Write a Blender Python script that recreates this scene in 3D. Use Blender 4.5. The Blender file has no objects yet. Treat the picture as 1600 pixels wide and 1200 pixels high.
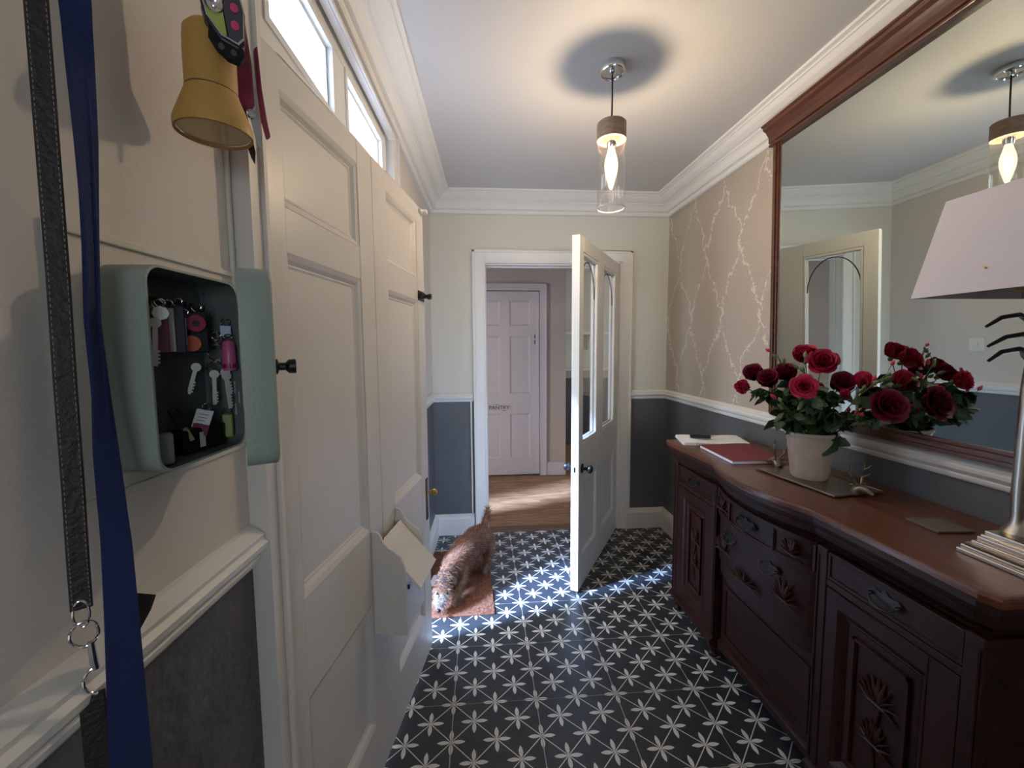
import bpy, bmesh, math, random
from mathutils import Vector, Matrix, noise
random.seed(7)
R = math.radians
C = bpy.context.scene.collection
sc = bpy.context.scene

# ------------------------------------------------------------------ camera
cam_d = bpy.data.cameras.new('camera'); cam = bpy.data.objects.new('camera', cam_d); C.objects.link(cam)
p, y, r = R(4.84), R(4.23), R(-.40)
fw = Vector((math.sin(y)*math.cos(p), math.cos(y)*math.cos(p), -math.sin(p)))
rt = Vector((math.cos(y), -math.sin(y), 0)); up = rt.cross(fw)
r2 = rt*math.cos(r)+up*math.sin(r); u2 = -rt*math.sin(r)+up*math.cos(r)
m = Matrix((r2, u2, -fw)).transposed().to_4x4(); m.translation = (0, 0, 1.422)
cam.matrix_world = m
cam_d.sensor_width = 36; cam_d.lens = 36*667.5/1600; cam_d.clip_start = .02; cam_d.clip_end = 100
sc.camera = cam

# ------------------------------------------------------------------ world and light
w = bpy.data.worlds.new('sky'); sc.world = w; w.use_nodes = True
bg = w.node_tree.nodes['Background']; bg.inputs[0].default_value = (.80, .90, 1.0, 1); bg.inputs[1].default_value = 8.5

def lamp(name, kind, loc, energy, col=(1, 1, 1), size=.1, rot=None, size_y=None, portal=False):
    l = bpy.data.lights.new(name, kind); l.energy = energy; l.color = col
    o = bpy.data.objects.new(name, l); C.objects.link(o); o.location = loc
    if kind == 'AREA':
        l.shape = 'RECTANGLE'; l.size = size; l.size_y = size_y or size
        if portal: l.cycles.is_portal = True
    elif kind == 'SUN': l.angle = size
    else: l.shadow_soft_size = size
    if rot is not None: o.rotation_euler = rot
    return o
def aim(o, d):
    o.rotation_euler = Vector(d).to_track_quat('-Z', 'Y').to_euler()
# daylight coming low across the porch and in at the open doorway
sun = lamp('sun', 'SUN', (-3, 1, 3), 34.0, (.36, .56, 1.0), R(9)); aim(sun, (.90, .37, -.82))
# portals only guide sampling of the sky through the openings
aim(lamp('portal_doorway', 'AREA', (-.66, 2.16, 1.02), 1, size=.36, size_y=2.0, portal=True), (1, 0, 0))
aim(lamp('portal_transom', 'AREA', (-.62, 1.42, 2.18), 1, size=1.1, size_y=.3, portal=True), (1, 0, 0))
aim(lamp('portal_far_fill', 'AREA', (2.48, 5.1, 1.5), 1, size=.6, size_y=1.2, portal=True), (-1, 0, 0))
aim(lamp('portal_rear_fill', 'AREA', (.5, -2.12, 1.5), 1, size=1.0, size_y=1.1, portal=True), (0, 1, 0))
sc.view_settings.view_transform = 'Standard'; sc.view_settings.look = 'None'
sc.view_settings.gamma = 1; sc.view_settings.use_curve_mapping = False
sc.view_settings.exposure = 0.0
BULB_W = 13.0

# ------------------------------------------------------------------ materials
def lin(c):
    return tuple(((x/255)/12.92 if x/255 <= .04045 else ((x/255+.055)/1.055)**2.4) for x in c)
MATS = {}
def mat(name, col=(200, 200, 200), rough=.5, metal=0, var=0, vscale=8, bump=0, bscale=60, spec=.5, emit=None, es=0, col2=None, stretch=None, alpha=None, sss=0, coat=0, trans=0):
    if name in MATS: return MATS[name]
    M = bpy.data.materials.new(name); M.use_nodes = True; nt = M.node_tree; N = nt.nodes; Lk = nt.links
    b = N['Principled BSDF']; c = lin(col)
    b.inputs['Base Color'].default_value = (*c, 1); b.inputs['Roughness'].default_value = rough
    b.inputs['Metallic'].default_value = metal; b.inputs['Specular IOR Level'].default_value = spec
    if coat: b.inputs['Coat Weight'].default_value = coat; b.inputs['Coat Roughness'].default_value = .15
    if trans: b.inputs['Transmission Weight'].default_value = trans
    if emit: b.inputs['Emission Color'].default_value = (*emit, 1); b.inputs['Emission Strength'].default_value = es
    if var or bump:
        tc = N.new('ShaderNodeTexCoord'); src = tc.outputs['Object']
        if stretch:
            mp = N.new('ShaderNodeMapping'); mp.inputs['Scale'].default_value = stretch; Lk.new(src, mp.inputs[0]); src = mp.outputs[0]
        if var:
            n = N.new('ShaderNodeTexNoise'); n.inputs['Scale'].default_value = vscale; n.inputs['Detail'].default_value = 5
            Lk.new(src, n.inputs['Vector'])
            rp = N.new('ShaderNodeValToRGB'); rp.color_ramp.elements[0].position = .32; rp.color_ramp.elements[1].position = .68
            c2 = lin(col2) if col2 else tuple(x*(1-var) for x in c)
            rp.color_ramp.elements[0].color = (*c2, 1); rp.color_ramp.elements[1].color = (*c, 1)
            Lk.new(n.outputs[0], rp.inputs[0]); Lk.new(rp.outputs[0], b.inputs['Base Color'])
        if bump:
            n2 = N.new('ShaderNodeTexNoise'); n2.inputs['Scale'].default_value = bscale; n2.inputs['Detail'].default_value = 3
            Lk.new(src, n2.inputs['Vector'])
            bp = N.new('ShaderNodeBump'); bp.inputs['Strength'].default_value = bump; bp.inputs['Distance'].default_value = .01
            Lk.new(n2.outputs[0], bp.inputs['Height']); Lk.new(bp.outputs[0], b.inputs['Normal'])
    MATS[name] = M; return M
def glass(name, tint=(1, 1, 1), refl=1.0, ior=1.6):
    M = bpy.data.materials.new(name); M.use_nodes = True; nt = M.node_tree; N = nt.nodes; Lk = nt.links
    N.remove(N['Principled BSDF']); out = N['Material Output']
    t = N.new('ShaderNodeBsdfTransparent'); t.inputs[0].default_value = (*tint, 1)
    g = N.new('ShaderNodeBsdfGlossy'); g.inputs['Roughness'].default_value = .02; g.inputs[0].default_value = (refl,)*3+(1,)
    lw_ = N.new('ShaderNodeLayerWeight'); lw_.inputs[0].default_value = .5
    pw = N.new('ShaderNodeMath'); pw.operation = 'POWER'; pw.inputs[1].default_value = 3.5; Lk.new(lw_.outputs['Facing'], pw.inputs[0])
    f = N.new('ShaderNodeMath'); f.operation = 'MULTIPLY_ADD'; f.inputs[1].default_value = ior-1; f.inputs[2].default_value = .04; Lk.new(pw.outputs[0], f.inputs[0]); x = N.new('ShaderNodeMixShader')
    Lk.new(f.outputs[0], x.inputs[0]); Lk.new(t.outputs[0], x.inputs[1]); Lk.new(g.outputs[0], x.inputs[2]); Lk.new(x.outputs[0], out.inputs[0])
    MATS[name] = M; return M

cream = mat('cream_wall', (212, 210, 198), .65, bump=.08, bscale=90)
dado = mat('dado_paint', (96, 98, 101), .5, var=.12, vscale=3, bump=.12, bscale=25)
dado_rough = mat('dado_lumpy', (96, 94, 98), .6, var=.2, vscale=9, bump=1.0, bscale=22)
gloss = mat('white_gloss', (226, 224, 220), .35, bump=.05, bscale=30)
gloss_w = mat('door_paint', (220, 214, 208), .38, bump=.08, bscale=18, var=.05, vscale=5)
hallpaint = mat('hall_paint', (186, 166, 154), .65)
pantrypaint = mat('pantry_paint', (206, 190, 186), .45)
ceil_m = mat('ceiling_paint', (204, 202, 200), .6, bump=.05, bscale=40)
cornm = mat('cornice_paint', (228, 226, 222), .5)
steel = mat('steel', (200, 200, 205), .25, 1)
chrome = mat('chrome', (225, 225, 228), .12, 1)
dark_steel = mat('dark_steel', (60, 58, 56), .35, .8)
brass = mat('brass', (200, 160, 80), .3, 1)
black = mat('black', (16, 16, 18), .35)
blackcloth = mat('black_cloth', (22, 22, 26), .9, bump=.3, bscale=300)
pane_m = glass('clear_glass')
lamp_glass = glass('lamp_glass', (1, .99, .98), 1.0, 1.55)

# wallpaper : trellis of blossom branches, printed slightly raised
def wallpaper():
    M = bpy.data.materials.new('blossom_wallpaper'); M.use_nodes = True; nt = M.node_tree; N = nt.nodes; L = nt.links
    b = N['Principled BSDF']; b.inputs['Roughness'].default_value = .5
    tc = N.new('ShaderNodeTexCoord'); sx = N.new('ShaderNodeSeparateXYZ')
    nz = N.new('ShaderNodeTexNoise'); nz.inputs['Scale'].default_value = 9; nz.inputs['Detail'].default_value = 4
    L.new(tc.outputs['Object'], nz.inputs['Vector'])
    def mth(op, a, b_=None, c_=None):
        n = N.new('ShaderNodeMath'); n.operation = op
        for i, v in enumerate((a, b_, c_)):
            if v is None: continue
            if isinstance(v, (int, float)): n.inputs[i].default_value = v
            else: L.new(v, n.inputs[i])
        return n.outputs[0]
    L.new(tc.outputs['Object'], sx.inputs[0]); Y, Z = sx.outputs[1], sx.outputs[2]
    wob = mth('MULTIPLY', mth('SUBTRACT', nz.outputs[0], .5), .16)
    P = .36
    a = mth('ABSOLUTE', mth('MULTIPLY', mth('SUBTRACT', mth('FRACT', mth('DIVIDE', mth('ADD', Y, mth('ADD', wob, .05)), P)), .5), P))
    k = mth('MULTIPLY', mth('ADD', mth('COSINE', mth('MULTIPLY', Z, 2*math.pi/.80)), 1.05), .086)
    d = mth('ABSOLUTE', mth('SUBTRACT', a, k))
    nf = N.new('ShaderNodeTexNoise'); nf.inputs['Scale'].default_value = 55; nf.inputs['Detail'].default_value = 3
    L.new(tc.outputs['Object'], nf.inputs['Vector'])
    wid = mth('MULTIPLY', mth('MAXIMUM', mth('SUBTRACT', nf.outputs[0], .40), 0), .052)
    branch = mth('LESS_THAN', d, wid)
    # small blossoms scattered close to the branches
    vo = N.new('ShaderNodeTexNoise'); vo.inputs['Scale'].default_value = 70; vo.inputs['Detail'].default_value = 6; vo.inputs['Roughness'].default_value = .7
    L.new(tc.outputs['Object'], vo.inputs['Vector'])
    near = mth('MAXIMUM', mth('SUBTRACT', 1, mth('MULTIPLY', d, 14)), 0.12)
    bl = mth('MULTIPLY', mth('GREATER_THAN', vo.outputs[0], .56), mth('MULTIPLY', near, .55))
    fac = mth('MINIMUM', mth('ADD', mth('MULTIPLY', branch, .9), bl), 1)
    mx = N.new('ShaderNodeMix'); mx.data_type = 'RGBA'
    L.new(fac, mx.inputs[0]); mx.inputs[6].default_value = (*lin((178, 165, 150)), 1); mx.inputs[7].default_value = (*lin((214, 205, 192)), 1)
    L.new(mx.outputs[2], b.inputs['Base Color'])
    bp = N.new('ShaderNodeBump'); bp.inputs['Strength'].default_value = .5; bp.inputs['Distance'].default_value = .004
    L.new(fac, bp.inputs['Height']); L.new(bp.outputs[0], b.inputs['Normal'])
    return M
paper = wallpaper()

T = .331
def tile_material():
    M = bpy.data.materials.new('star_tile'); M.use_nodes = True; nt = M.node_tree; N = nt.nodes; L = nt.links
    b = N['Principled BSDF']; b.inputs['Roughness'].default_value = .38
    tc = N.new('ShaderNodeTexCoord'); sx = N.new('ShaderNodeSeparateXYZ'); L.new(tc.outputs['Object'], sx.inputs[0])
    def mth(op, a, b_=None, c_=None):
        n = N.new('ShaderNodeMath'); n.operation = op
        for i, v in enumerate((a, b_, c_)):
            if v is None: continue
            if isinstance(v, (int, float)): n.inputs[i].default_value = v
            else: L.new(v, n.inputs[i])
        return n.outputs[0]
    u = mth('MULTIPLY', sx.outputs[0], 2/T); v = mth('MULTIPLY', sx.outputs[1], 2/T)
    s = mth('ADD', u, v); t = mth('SUBTRACT', u, v)
    ds = mth('SUBTRACT', s, mth('ROUND', s)); dt = mth('SUBTRACT', t, mth('ROUND', t))
    x = mth('ABSOLUTE', mth('MULTIPLY', mth('ADD', ds, dt), .5)); yy = mth('ABSOLUTE', mth('MULTIPLY', mth('SUBTRACT', ds, dt), .5))
    def petal(a, c):      # lens from 0.02 to 0.30 along a
        q = mth('DIVIDE', mth('SUBTRACT', a, .165), .145)
        wd = mth('MULTIPLY', mth('SUBTRACT', 1, mth('MULTIPLY', q, q)), .047)
        return mth('LESS_THAN', c, wd)
    pt = mth('MAXIMUM', petal(x, yy), petal(yy, x))
    ln = mth('LESS_THAN', mth('MINIMUM', mth('ABSOLUTE', ds), mth('ABSOLUTE', dt)), .0145)
    fac = mth('MAXIMUM', pt, ln)
    nz = N.new('ShaderNodeTexNoise'); nz.inputs['Scale'].default_value = 14; nz.inputs['Detail'].default_value = 5
    oi = N.new('ShaderNodeObjectInfo')
    va = N.new('ShaderNodeVectorMath'); va.operation = 'ADD'; L.new(tc.outputs['Object'], va.inputs[0]); L.new(oi.outputs['Location'], va.inputs[1]); L.new(va.outputs[0], nz.inputs['Vector'])
    m1 = N.new('ShaderNodeMix'); m1.data_type = 'RGBA'; L.new(nz.outputs[0], m1.inputs[0])
    m1.inputs[6].default_value = (*lin((38, 41, 46)), 1); m1.inputs[7].default_value = (*lin((62, 65, 70)), 1)
    m2 = N.new('ShaderNodeMix'); m2.data_type = 'RGBA'; L.new(fac, m2.inputs[0]); L.new(m1.outputs[2], m2.inputs[6])
    m2.inputs[7].default_value = (*lin((216, 214, 206)), 1); L.new(m2.outputs[2], b.inputs['Base Color'])
    bp = N.new('ShaderNodeBump'); bp.inputs['Strength'].default_value = .12; bp.inputs['Distance'].default_value = .005
    L.new(nz.outputs[0], bp.inputs['Height']); L.new(bp.outputs[0], b.inputs['Normal'])
    return M
tile_m = tile_material()

def wood(name, a, b_, rough=.35, scale=(3, 30, 30), dist=2.0, coat=0, ramp=(.25, .75), spec=.5):
    M = bpy.data.materials.new(name); M.use_nodes = True; nt = M.node_tree; N = nt.nodes; L = nt.links
    b = N['Principled BSDF']; b.inputs['Roughness'].default_value = rough; b.inputs['Specular IOR Level'].default_value = spec
    if coat: b.inputs['Coat Weight'].default_value = coat; b.inputs['Coat Roughness'].default_value = .2
    tc = N.new('ShaderNodeTexCoord'); mp = N.new('ShaderNodeMapping'); mp.inputs['Scale'].default_value = scale
    oi = N.new('ShaderNodeObjectInfo'); va = N.new('ShaderNodeVectorMath'); va.operation = 'ADD'
    mu = N.new('ShaderNodeMath'); mu.operation = 'MULTIPLY'; mu.inputs[1].default_value = 7; L.new(oi.outputs['Random'], mu.inputs[0])
    L.new(tc.outputs['Object'], va.inputs[0]); L.new(mu.outputs[0], va.inputs[1]); L.new(va.outputs[0], mp.inputs[0])
    n = N.new('ShaderNodeTexNoise'); n.inputs['Scale'].default_value = 1; n.inputs['Detail'].default_value = 8; n.inputs['Distortion'].default_value = dist
    L.new(mp.outputs[0], n.inputs['Vector'])
    rp = N.new('ShaderNodeValToRGB'); rp.color_ramp.elements[0].position = ramp[0]; rp.color_ramp.elements[1].position = ramp[1]
    rp.color_ramp.elements[0].color = (*lin(a), 1); rp.color_ramp.elements[1].color = (*lin(b_), 1)
    L.new(n.outputs[0], rp.inputs[0]); L.new(rp.outputs[0], b.inputs['Base Color'])
    bp = N.new('ShaderNodeBump'); bp.inputs['Strength'].default_value = .15; bp.inputs['Distance'].default_value = .003
    L.new(n.outputs[0], bp.inputs['Height']); L.new(bp.outputs[0], b.inputs['Normal'])
    MATS[name] = M; return M
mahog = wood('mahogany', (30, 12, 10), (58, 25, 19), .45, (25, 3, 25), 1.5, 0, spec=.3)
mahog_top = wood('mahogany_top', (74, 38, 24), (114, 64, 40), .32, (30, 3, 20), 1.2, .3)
mirror_wood = wood('mirror_wood', (66, 38, 28), (104, 62, 46), .35, (30, 3, 30), 1.5, .2)
oak = wood('oak_floor', (96, 62, 40), (172, 128, 92), .45, (2.2, 22, 22), 2.6, ramp=(.30, .62))
beech = wood('pendant_wood', (128, 102, 88), (165, 138, 120), .6, (20, 20, 60), 1)

# ------------------------------------------------------------------ mesh helpers
class MB:
    def __init__(s): s.v = []; s.f = []; s.mi = []
    def add(s, V, F, mi=0):
        o = len(s.v); s.v += [tuple(a) for a in V]; s.f += [tuple(i+o for i in f) for f in F]; s.mi += [mi]*len(F); return s
    def box(s, a, b, mi=0):
        x0, x1 = sorted((a[0], b[0])); y0, y1 = sorted((a[1], b[1])); z0, z1 = sorted((a[2], b[2]))
        V = [(x0, y0, z0), (x1, y0, z0), (x1, y1, z0), (x0, y1, z0), (x0, y0, z1), (x1, y0, z1), (x1, y1, z1), (x0, y1, z1)]
        return s.add(V, [(0, 3, 2, 1), (4, 5, 6, 7), (0, 1, 5, 4), (1, 2, 6, 5), (2, 3, 7, 6), (3, 0, 4, 7)], mi)
    def lathe(s, prof, c=(0, 0, 0), seg=24, mi=0, axis='z', cap=True):
        V = []; F = []
        for (rr, h) in prof:
            for k in range(seg):
                a = 2*math.pi*k/seg; q = (rr*math.cos(a), rr*math.sin(a), h)
                if axis == 'x': q = (h, q[0], q[1])
                if axis == 'y': q = (q[0], h, q[1])
                V.append((q[0]+c[0], q[1]+c[1], q[2]+c[2]))
        n = len(prof)
        for i in range(n-1):
            for k in range(seg): F.append((i*seg+k, i*seg+(k+1) % seg, (i+1)*seg+(k+1) % seg, (i+1)*seg+k))
        if cap:
            if prof[0][0] > 1e-4: F.append(tuple(reversed(range(seg))))
            if prof[-1][0] > 1e-4: F.append(tuple((n-1)*seg+k for k in range(seg)))
        return s.add(V, F, mi)
    def tube(s, pts, rad, seg=8, mi=0, flat=1.0, closed=False, upv=(0, 0, 1)):
        pts = [Vector(q) for q in pts]; n = len(pts); V = []; F = []
        if not hasattr(rad, '__len__'): rad = [rad]*n
        for i, q in enumerate(pts):
            if closed: d = pts[(i+1) % n]-pts[i-1]
            else: d = pts[min(i+1, n-1)]-pts[max(i-1, 0)]
            d.normalize(); a = Vector(upv)
            if abs(d.dot(a)) > .95: a = Vector((1, 0, 0)) if abs(d.x) < .9 else Vector((0, 1, 0))
            e = d.cross(a).normalized(); g = e.cross(d)
            for k in range(seg):
                t = 2*math.pi*k/seg; V.append(q+e*rad[i]*math.cos(t)+g*rad[i]*flat*math.sin(t))
        for i in range(n if closed else n-1):
            j = (i+1) % n
            for k in range(seg): F.append((i*seg+k, i*seg+(k+1) % seg, j*seg+(k+1) % seg, j*seg+k))
        if not closed: F.append(tuple(reversed(range(seg)))); F.append(tuple((n-1)*seg+k for k in range(seg)))
        return s.add(V, F, mi)
    def prism(s, poly, h0, h1, axis='z', mi=0):     # poly in the plane normal to axis
        def P(a, b, h): return {'z': (a, b, h), 'x': (h, a, b), 'y': (a, h, b)}[axis]
        n = len(poly); V = [P(a, b, h0) for a, b in poly]+[P(a, b, h1) for a, b in poly]
        F = [tuple(reversed(range(n))), tuple(range(n, 2*n))]+[(k, (k+1) % n, n+(k+1) % n, n+k) for k in range(n)]
        return s.add(V, F, mi)
    def sphere(s, c, rad, seg=16, rings=10, mi=0, sc_=(1, 1, 1)):
        V = []; F = []
        for i in range(rings+1):
            a = math.pi*i/rings
            for k in range(seg):
                t = 2*math.pi*k/seg; V.append((c[0]+rad*sc_[0]*math.sin(a)*math.cos(t), c[1]+rad*sc_[1]*math.sin(a)*math.sin(t), c[2]+rad*sc_[2]*math.cos(a)))
        for i in range(rings):
            for k in range(seg): F.append((i*seg+k, (i+1)*seg+k, (i+1)*seg+(k+1) % seg, i*seg+(k+1) % seg))
        return s.add(V, F, mi)
    def xf(s, M):
        s.v = [tuple(M @ Vector(a)) for a in s.v]; return s
    def mesh(s, name, mats, smooth=False):
        me = bpy.data.meshes.new(name); me.from_pydata(s.v, [], s.f)
        for q in (mats if isinstance(mats, (list, tuple)) else [mats]): me.materials.append(q)
        me.polygons.foreach_set('material_index', s.mi)
        bm = bmesh.new(); bm.from_mesh(me); bmesh.ops.remove_doubles(bm, verts=bm.verts, dist=1e-6)
        bmesh.ops.recalc_face_normals(bm, faces=bm.faces); bm.to_mesh(me); bm.free()
        if smooth: me.polygons.foreach_set('use_smooth', [True]*len(me.polygons))
        me.update(); return me
    def build(s, name, mats, parent=None, loc=None, rot=None, smooth=False, bevel=0, auto=True, **tags):
        me = s.mesh(name, mats, smooth)
        o = bpy.data.objects.new(name, me); C.objects.link(o)
        if parent: o.parent = parent
        if loc: o.location = loc
        if rot: o.rotation_euler = rot
        if smooth and auto: me.set_sharp_from_angle(angle=R(40))
        if bevel:
            bv = o.modifiers.new('bevel', 'BEVEL'); bv.width = bevel; bv.segments = 2; bv.limit_method = 'ANGLE'; bv.angle_limit = R(40)
        for k_, v_ in tags.items(): o[k_] = v_
        return o
def empty(name, loc=(0, 0, 0), rot=(0, 0, 0), parent=None, **tags):
    o = bpy.data.objects.new(name, None); C.objects.link(o); o.location = loc; o.rotation_euler = rot
    o.empty_display_size = .05
    if parent: o.parent = parent
    for k_, v_ in tags.items(): o[k_] = v_
    return o
def thing(name, label, cat, loc=(0, 0, 0), rot=(0, 0, 0), group=None):
    o = empty(name, loc, rot, label=label, category=cat)
    if group: o['group'] = group
    return o
def copy_tree(o, parent=None):
    c = o.copy(); C.objects.link(c); c.parent = parent
    for ch in [q for q in bpy.data.objects if q.parent == o]: copy_tree(ch, c)
    return c
S = dict(kind='structure')

def recessed(mb, u0, u1, z0, z1, n=0, depth=.014, mw=.022, mi=0, sgn=1):
    """a recessed door panel in the x=n plane: ring of moulding then the flat. local axes x=n, y=u, z"""
    def ring(i, h): return [(n-h*sgn, u0+i, z0+i), (n-h*sgn, u1-i, z0+i), (n-h*sgn, u1-i, z1-i), (n-h*sgn, u0+i, z1-i)]
    prof = [(0, 0), (mw*.12, depth*.10), (mw*.40, depth*.35), (mw*.70, depth*.85), (mw*.80, depth*.80), (mw, depth)]
    V = []; F = []
    for i, h in prof: V += ring(i, h)
    for a in range(len(prof)-1):
        for k in range(4): F.append((a*4+k, a*4+(k+1) % 4, (a+1)*4+(k+1) % 4, (a+1)*4+k))
    e = (len(prof)-1)*4; F.append((e, e+1, e+2, e+3))
    # closed back so that the panel is solid
    b0 = len(V); V += [(n-(depth+.012)*sgn, a, b) for _, a, b in ring(0, 0)]
    for k in range(4): F.append((k, (k+1) % 4, b0+(k+1) % 4, b0+k))
    F.append((b0+3, b0+2, b0+1, b0))
    mb.add(V, F, mi); return mb

# ------------------------------------------------------------------ room shell
XR, YB, ZC = 1.43, 3.20, 2.52
# left wall frame: local x = distance out of the wall, local y = along it
LW = Matrix.Translation((-.444, 0, 0)) @ Matrix.Rotation(R(-1.592), 4, 'Z')
LROT = (0, 0, R(-1.592))
def lw(off, s, z): return tuple(LW @ Vector((off, s, z)))

# floor: mortar bed, then every tile
fl = MB().box((-1.0, -2.2, -.06), (1.6, 3.27, -.0016)).build('floor', mat('grout', (168, 168, 162), .8), **S)
tb = MB(); g = .0020
h = T/2-g
tb.box((-h, -h, -.012), (h, h, 0))
tile_me = tb.mesh('tile', tile_m)
ox, oy = -.123, 1.610
rj = random.Random(3)
cnt = 0
for i in range(-2, 5):
    for j in range(-5, 6):
        cx, cy = ox+T*(i+.5), oy+T*(j+.5)
        x0, x1, y0, y1 = cx-h, cx+h, cy-h, cy+h
        lx = -.444+.0278*cy
        if x1 < lx-.02 or x0 > XR: continue
        X0, X1, Y0, Y1 = max(x0, lx-.10), min(x1, XR), y0, min(y1, YB)
        if Y1-Y0 < .03 or X1-X0 < .03: continue
        if (X0, X1, Y1) == (x0, x1, y1): me = tile_me
        else: me = MB().box((X0-cx, Y0-cy, -.012), (X1-cx, Y1-cy, 0)).mesh('tile', tile_m)
        o = bpy.data.objects.new('tile', me); C.objects.link(o); o.parent = fl
        o.location = (cx, cy, rj.uniform(-.0004, .0002))
        if me is tile_me: o.rotation_euler = (0, 0, rj.choice((0, 1, 2, 3))*math.pi/2)

# hall floorboards beyond the doorway
hf = MB().box((-1.4, 3.27, -.06), (2.6, 6.2, -.018)).build('floor_hall', mat('underfloor', (70, 50, 35), .9), **S)
yy = 3.30; k = 0
while yy < 6.1:
    bw = .118; x = -1.3-rj.random()*.6
    while x < 2.5:
        ln = rj.uniform(.55, 1.3)
        a, b_ = max(x, -1.35), min(x+ln, 2.5)
        if b_-a > .05:
            MB().box((-(b_-a)/2+.0012, -bw/2+.0018, -.018), ((b_-a)/2-.0012, bw/2-.0018, 0)).build('floorboard', oak, hf, loc=((a+b_)/2, yy+bw/2, -.003))
        x += ln
    yy += bw
MB().box((.0, 3.20, -.012), (1.09, 3.30, .006)).build('trim_threshold', wood('threshold_wood', (86, 60, 44), (120, 86, 64), .5), bevel=.003, **S)

# ceiling
MB().box((-.9, -2.3, ZC), (1.7, 3.3, ZC+.08)).build('ceiling', ceil_m, **S)
MB().box((-1.4, 3.3, 2.5), (2.6, 6.2, 2.58)).build('ceiling_hall', mat('hall_ceiling', (200, 192, 186), .7), **S)

# back wall with the doorway 0.04 .. 1.045
def wall_y(mb, x0, x1, z0, z1, y0=YB, y1=3.30, split=1.03):
    if z0 < split < z1:
        mb.box((x0, y0, z0), (x1, y1, split), 1); mb.box((x0, y0, split), (x1, y1, z1), 0)
    elif z1 <= split: mb.box((x0, y0, z0), (x1, y1, z1), 1)
    else: mb.box((x0, y0, z0), (x1, y1, z1), 0)
mb = MB(); wall_y(mb, -.75, .04, 0, ZC+.03); wall_y(mb, 1.055, 1.60, 0, ZC+.03); wall_y(mb, .04, 1.055, 2.045, ZC+.03)
mb.build('wall_back', [cream, dado], **S)
# right wall
mb = MB(); mb.box((XR, -2.2, 0), (XR+.12, YB, 1.03), 1); mb.box((XR, -2.2, 1.03), (XR+.12, YB, ZC+.03), 0)
mb.build('wall_right', [paper, dado], **S)
# left wall: doorway from .86 to 2.33 (z to 2.045), fanlight above .97 .. 1.93
TH = .20
mb = MB()
mb.box((-TH, -2.2, 0), (0, .86, 1.03), 2); mb.box((-TH, -2.2, 1.03), (0, .86, ZC+.03), 0)
mb.box((-TH, 2.29, 0), (0, 3.32, 1.03), 1); mb.box((-TH, 2.29, 1.03), (0, 3.32, ZC+.03), 0)
mb.box((-TH, 2.0, 2.045), (0, 2.29, ZC+.03), 0); mb.box((-TH, .86, 2.36), (0, 2.0, ZC+.03), 0)
mb.xf(LW).build('wall_left', [mat('left_wall_paint', (214, 206, 198), .65, bump=.08, bscale=90), dado, dado_rough], **S)
# near wall behind the viewer; its unseen window is added for fill light
mb = MB()
mb.box((-.9, -2.3, 0), (0.0, -2.2, ZC), 0); mb.box((1.0, -2.3, 0), (1.6, -2.2, ZC), 0)
mb.box((0, -2.3, 0), (1.0, -2.2, .95), 0); mb.box((0, -2.3, 2.05), (1.0, -2.2, ZC), 0)
mb.build('wall_rear', cream, **S)
wn = empty('window_fill_rear', (0.5, -2.25, .95), **S)
mb = MB()
mb.box((-.5, -.03, 0), (-.45, .03, 1.1)); mb.box((.45, -.03, 0), (.5, .03, 1.1)); mb.box((-.45, -.03, 0), (.45, .03, .05)); mb.box((-.45, -.03, 1.05), (.45, .03, 1.1)); mb.box((-.45, -.025, .52), (.45, .025, .57))
mb.build('window_frame', gloss, wn)
MB().box((-.45, -.004, .05), (.45, .004, 1.05)).build('glass_pane', glass('fill_window_glass', (.85, .85, .85)), wn)

# cornice, mitred round the room
prof = [(0, 2.385), (.022, 2.385), (.03, 2.392), (.034, 2.402), (.03, 2.412), (.045, 2.414), (.052, 2.424), (.06, 2.44), (.072, 2.452), (.078, 2.454),
        (.078, 2.462), (.092, 2.466), (.112, 2.480), (.128, 2.497), (.134, 2.499), (.134, 2.506), (.150, 2.510), (.152, 2.521), (0, 2.521)]
def sweep(name, prof, path, inward, m_, **kw):
    """prof (out, z) swept along the plan path; inward[i] = unit offset vector already mitred"""
    V = []; F = []; n = len(prof)
    for (px, py), (ix, iy) in zip(path, inward):
        for o_, z in prof: V.append((px+ix*o_, py+iy*o_, z))
    for a in range(len(path)-1):
        for k in range(n): F.append((a*n+k, a*n+(k+1) % n, (a+1)*n+(k+1) % n, (a+1)*n+k))
    F.append(tuple(range(n))); F.append(tuple(reversed([(len(path)-1)*n+k for k in range(n)])))
    return MB().add(V, F).build(name, m_, **kw)
lx0, lx1 = lw(0, -2.19, 0), lw(0, 3.20, 0)
sweep('trim_cornice', prof, [(lx0[0], -2.19), (lx1[0], YB), (XR, YB), (XR, -2.19)], [(1, 0), (1, -1), (-1, -1), (-1, 0)], cornm, **S)
# chair rails
rail = [(0, 1.022), (.008, 1.022), (.012, 1.028), (.014, 1.036), (.010, 1.040), (.018, 1.046), (.024, 1.054), (.026, 1.064), (.020, 1.070), (.022, 1.078), (.014, 1.084), (.006, 1.090), (0, 1.092)]
rail_l = [(a*1.25, 1.030+(z-1.022)*1.05) for a, z in rail]
sweep('trim_rail_right', rail, [(1.137, YB), (XR, YB), (XR, -2.19)], [(0, -1), (-1, -1), (-1, 0)], gloss, **S)
a_ = lw(0, 2.345, 0)
sweep('trim_rail_back', rail, [(a_[0], a_[1]), (lx1[0], YB), (-.058, YB)], [(1, 0), (1, -1), (0, -1)], gloss, **S)
b0, b1 = lw(0, -2.19, 0), lw(0, .785, 0)
sweep('trim_rail_left', rail_l, [(b0[0], b0[1]), (b1[0], b1[1])], [(1, 0), (1, 0)], gloss, **S)
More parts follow.
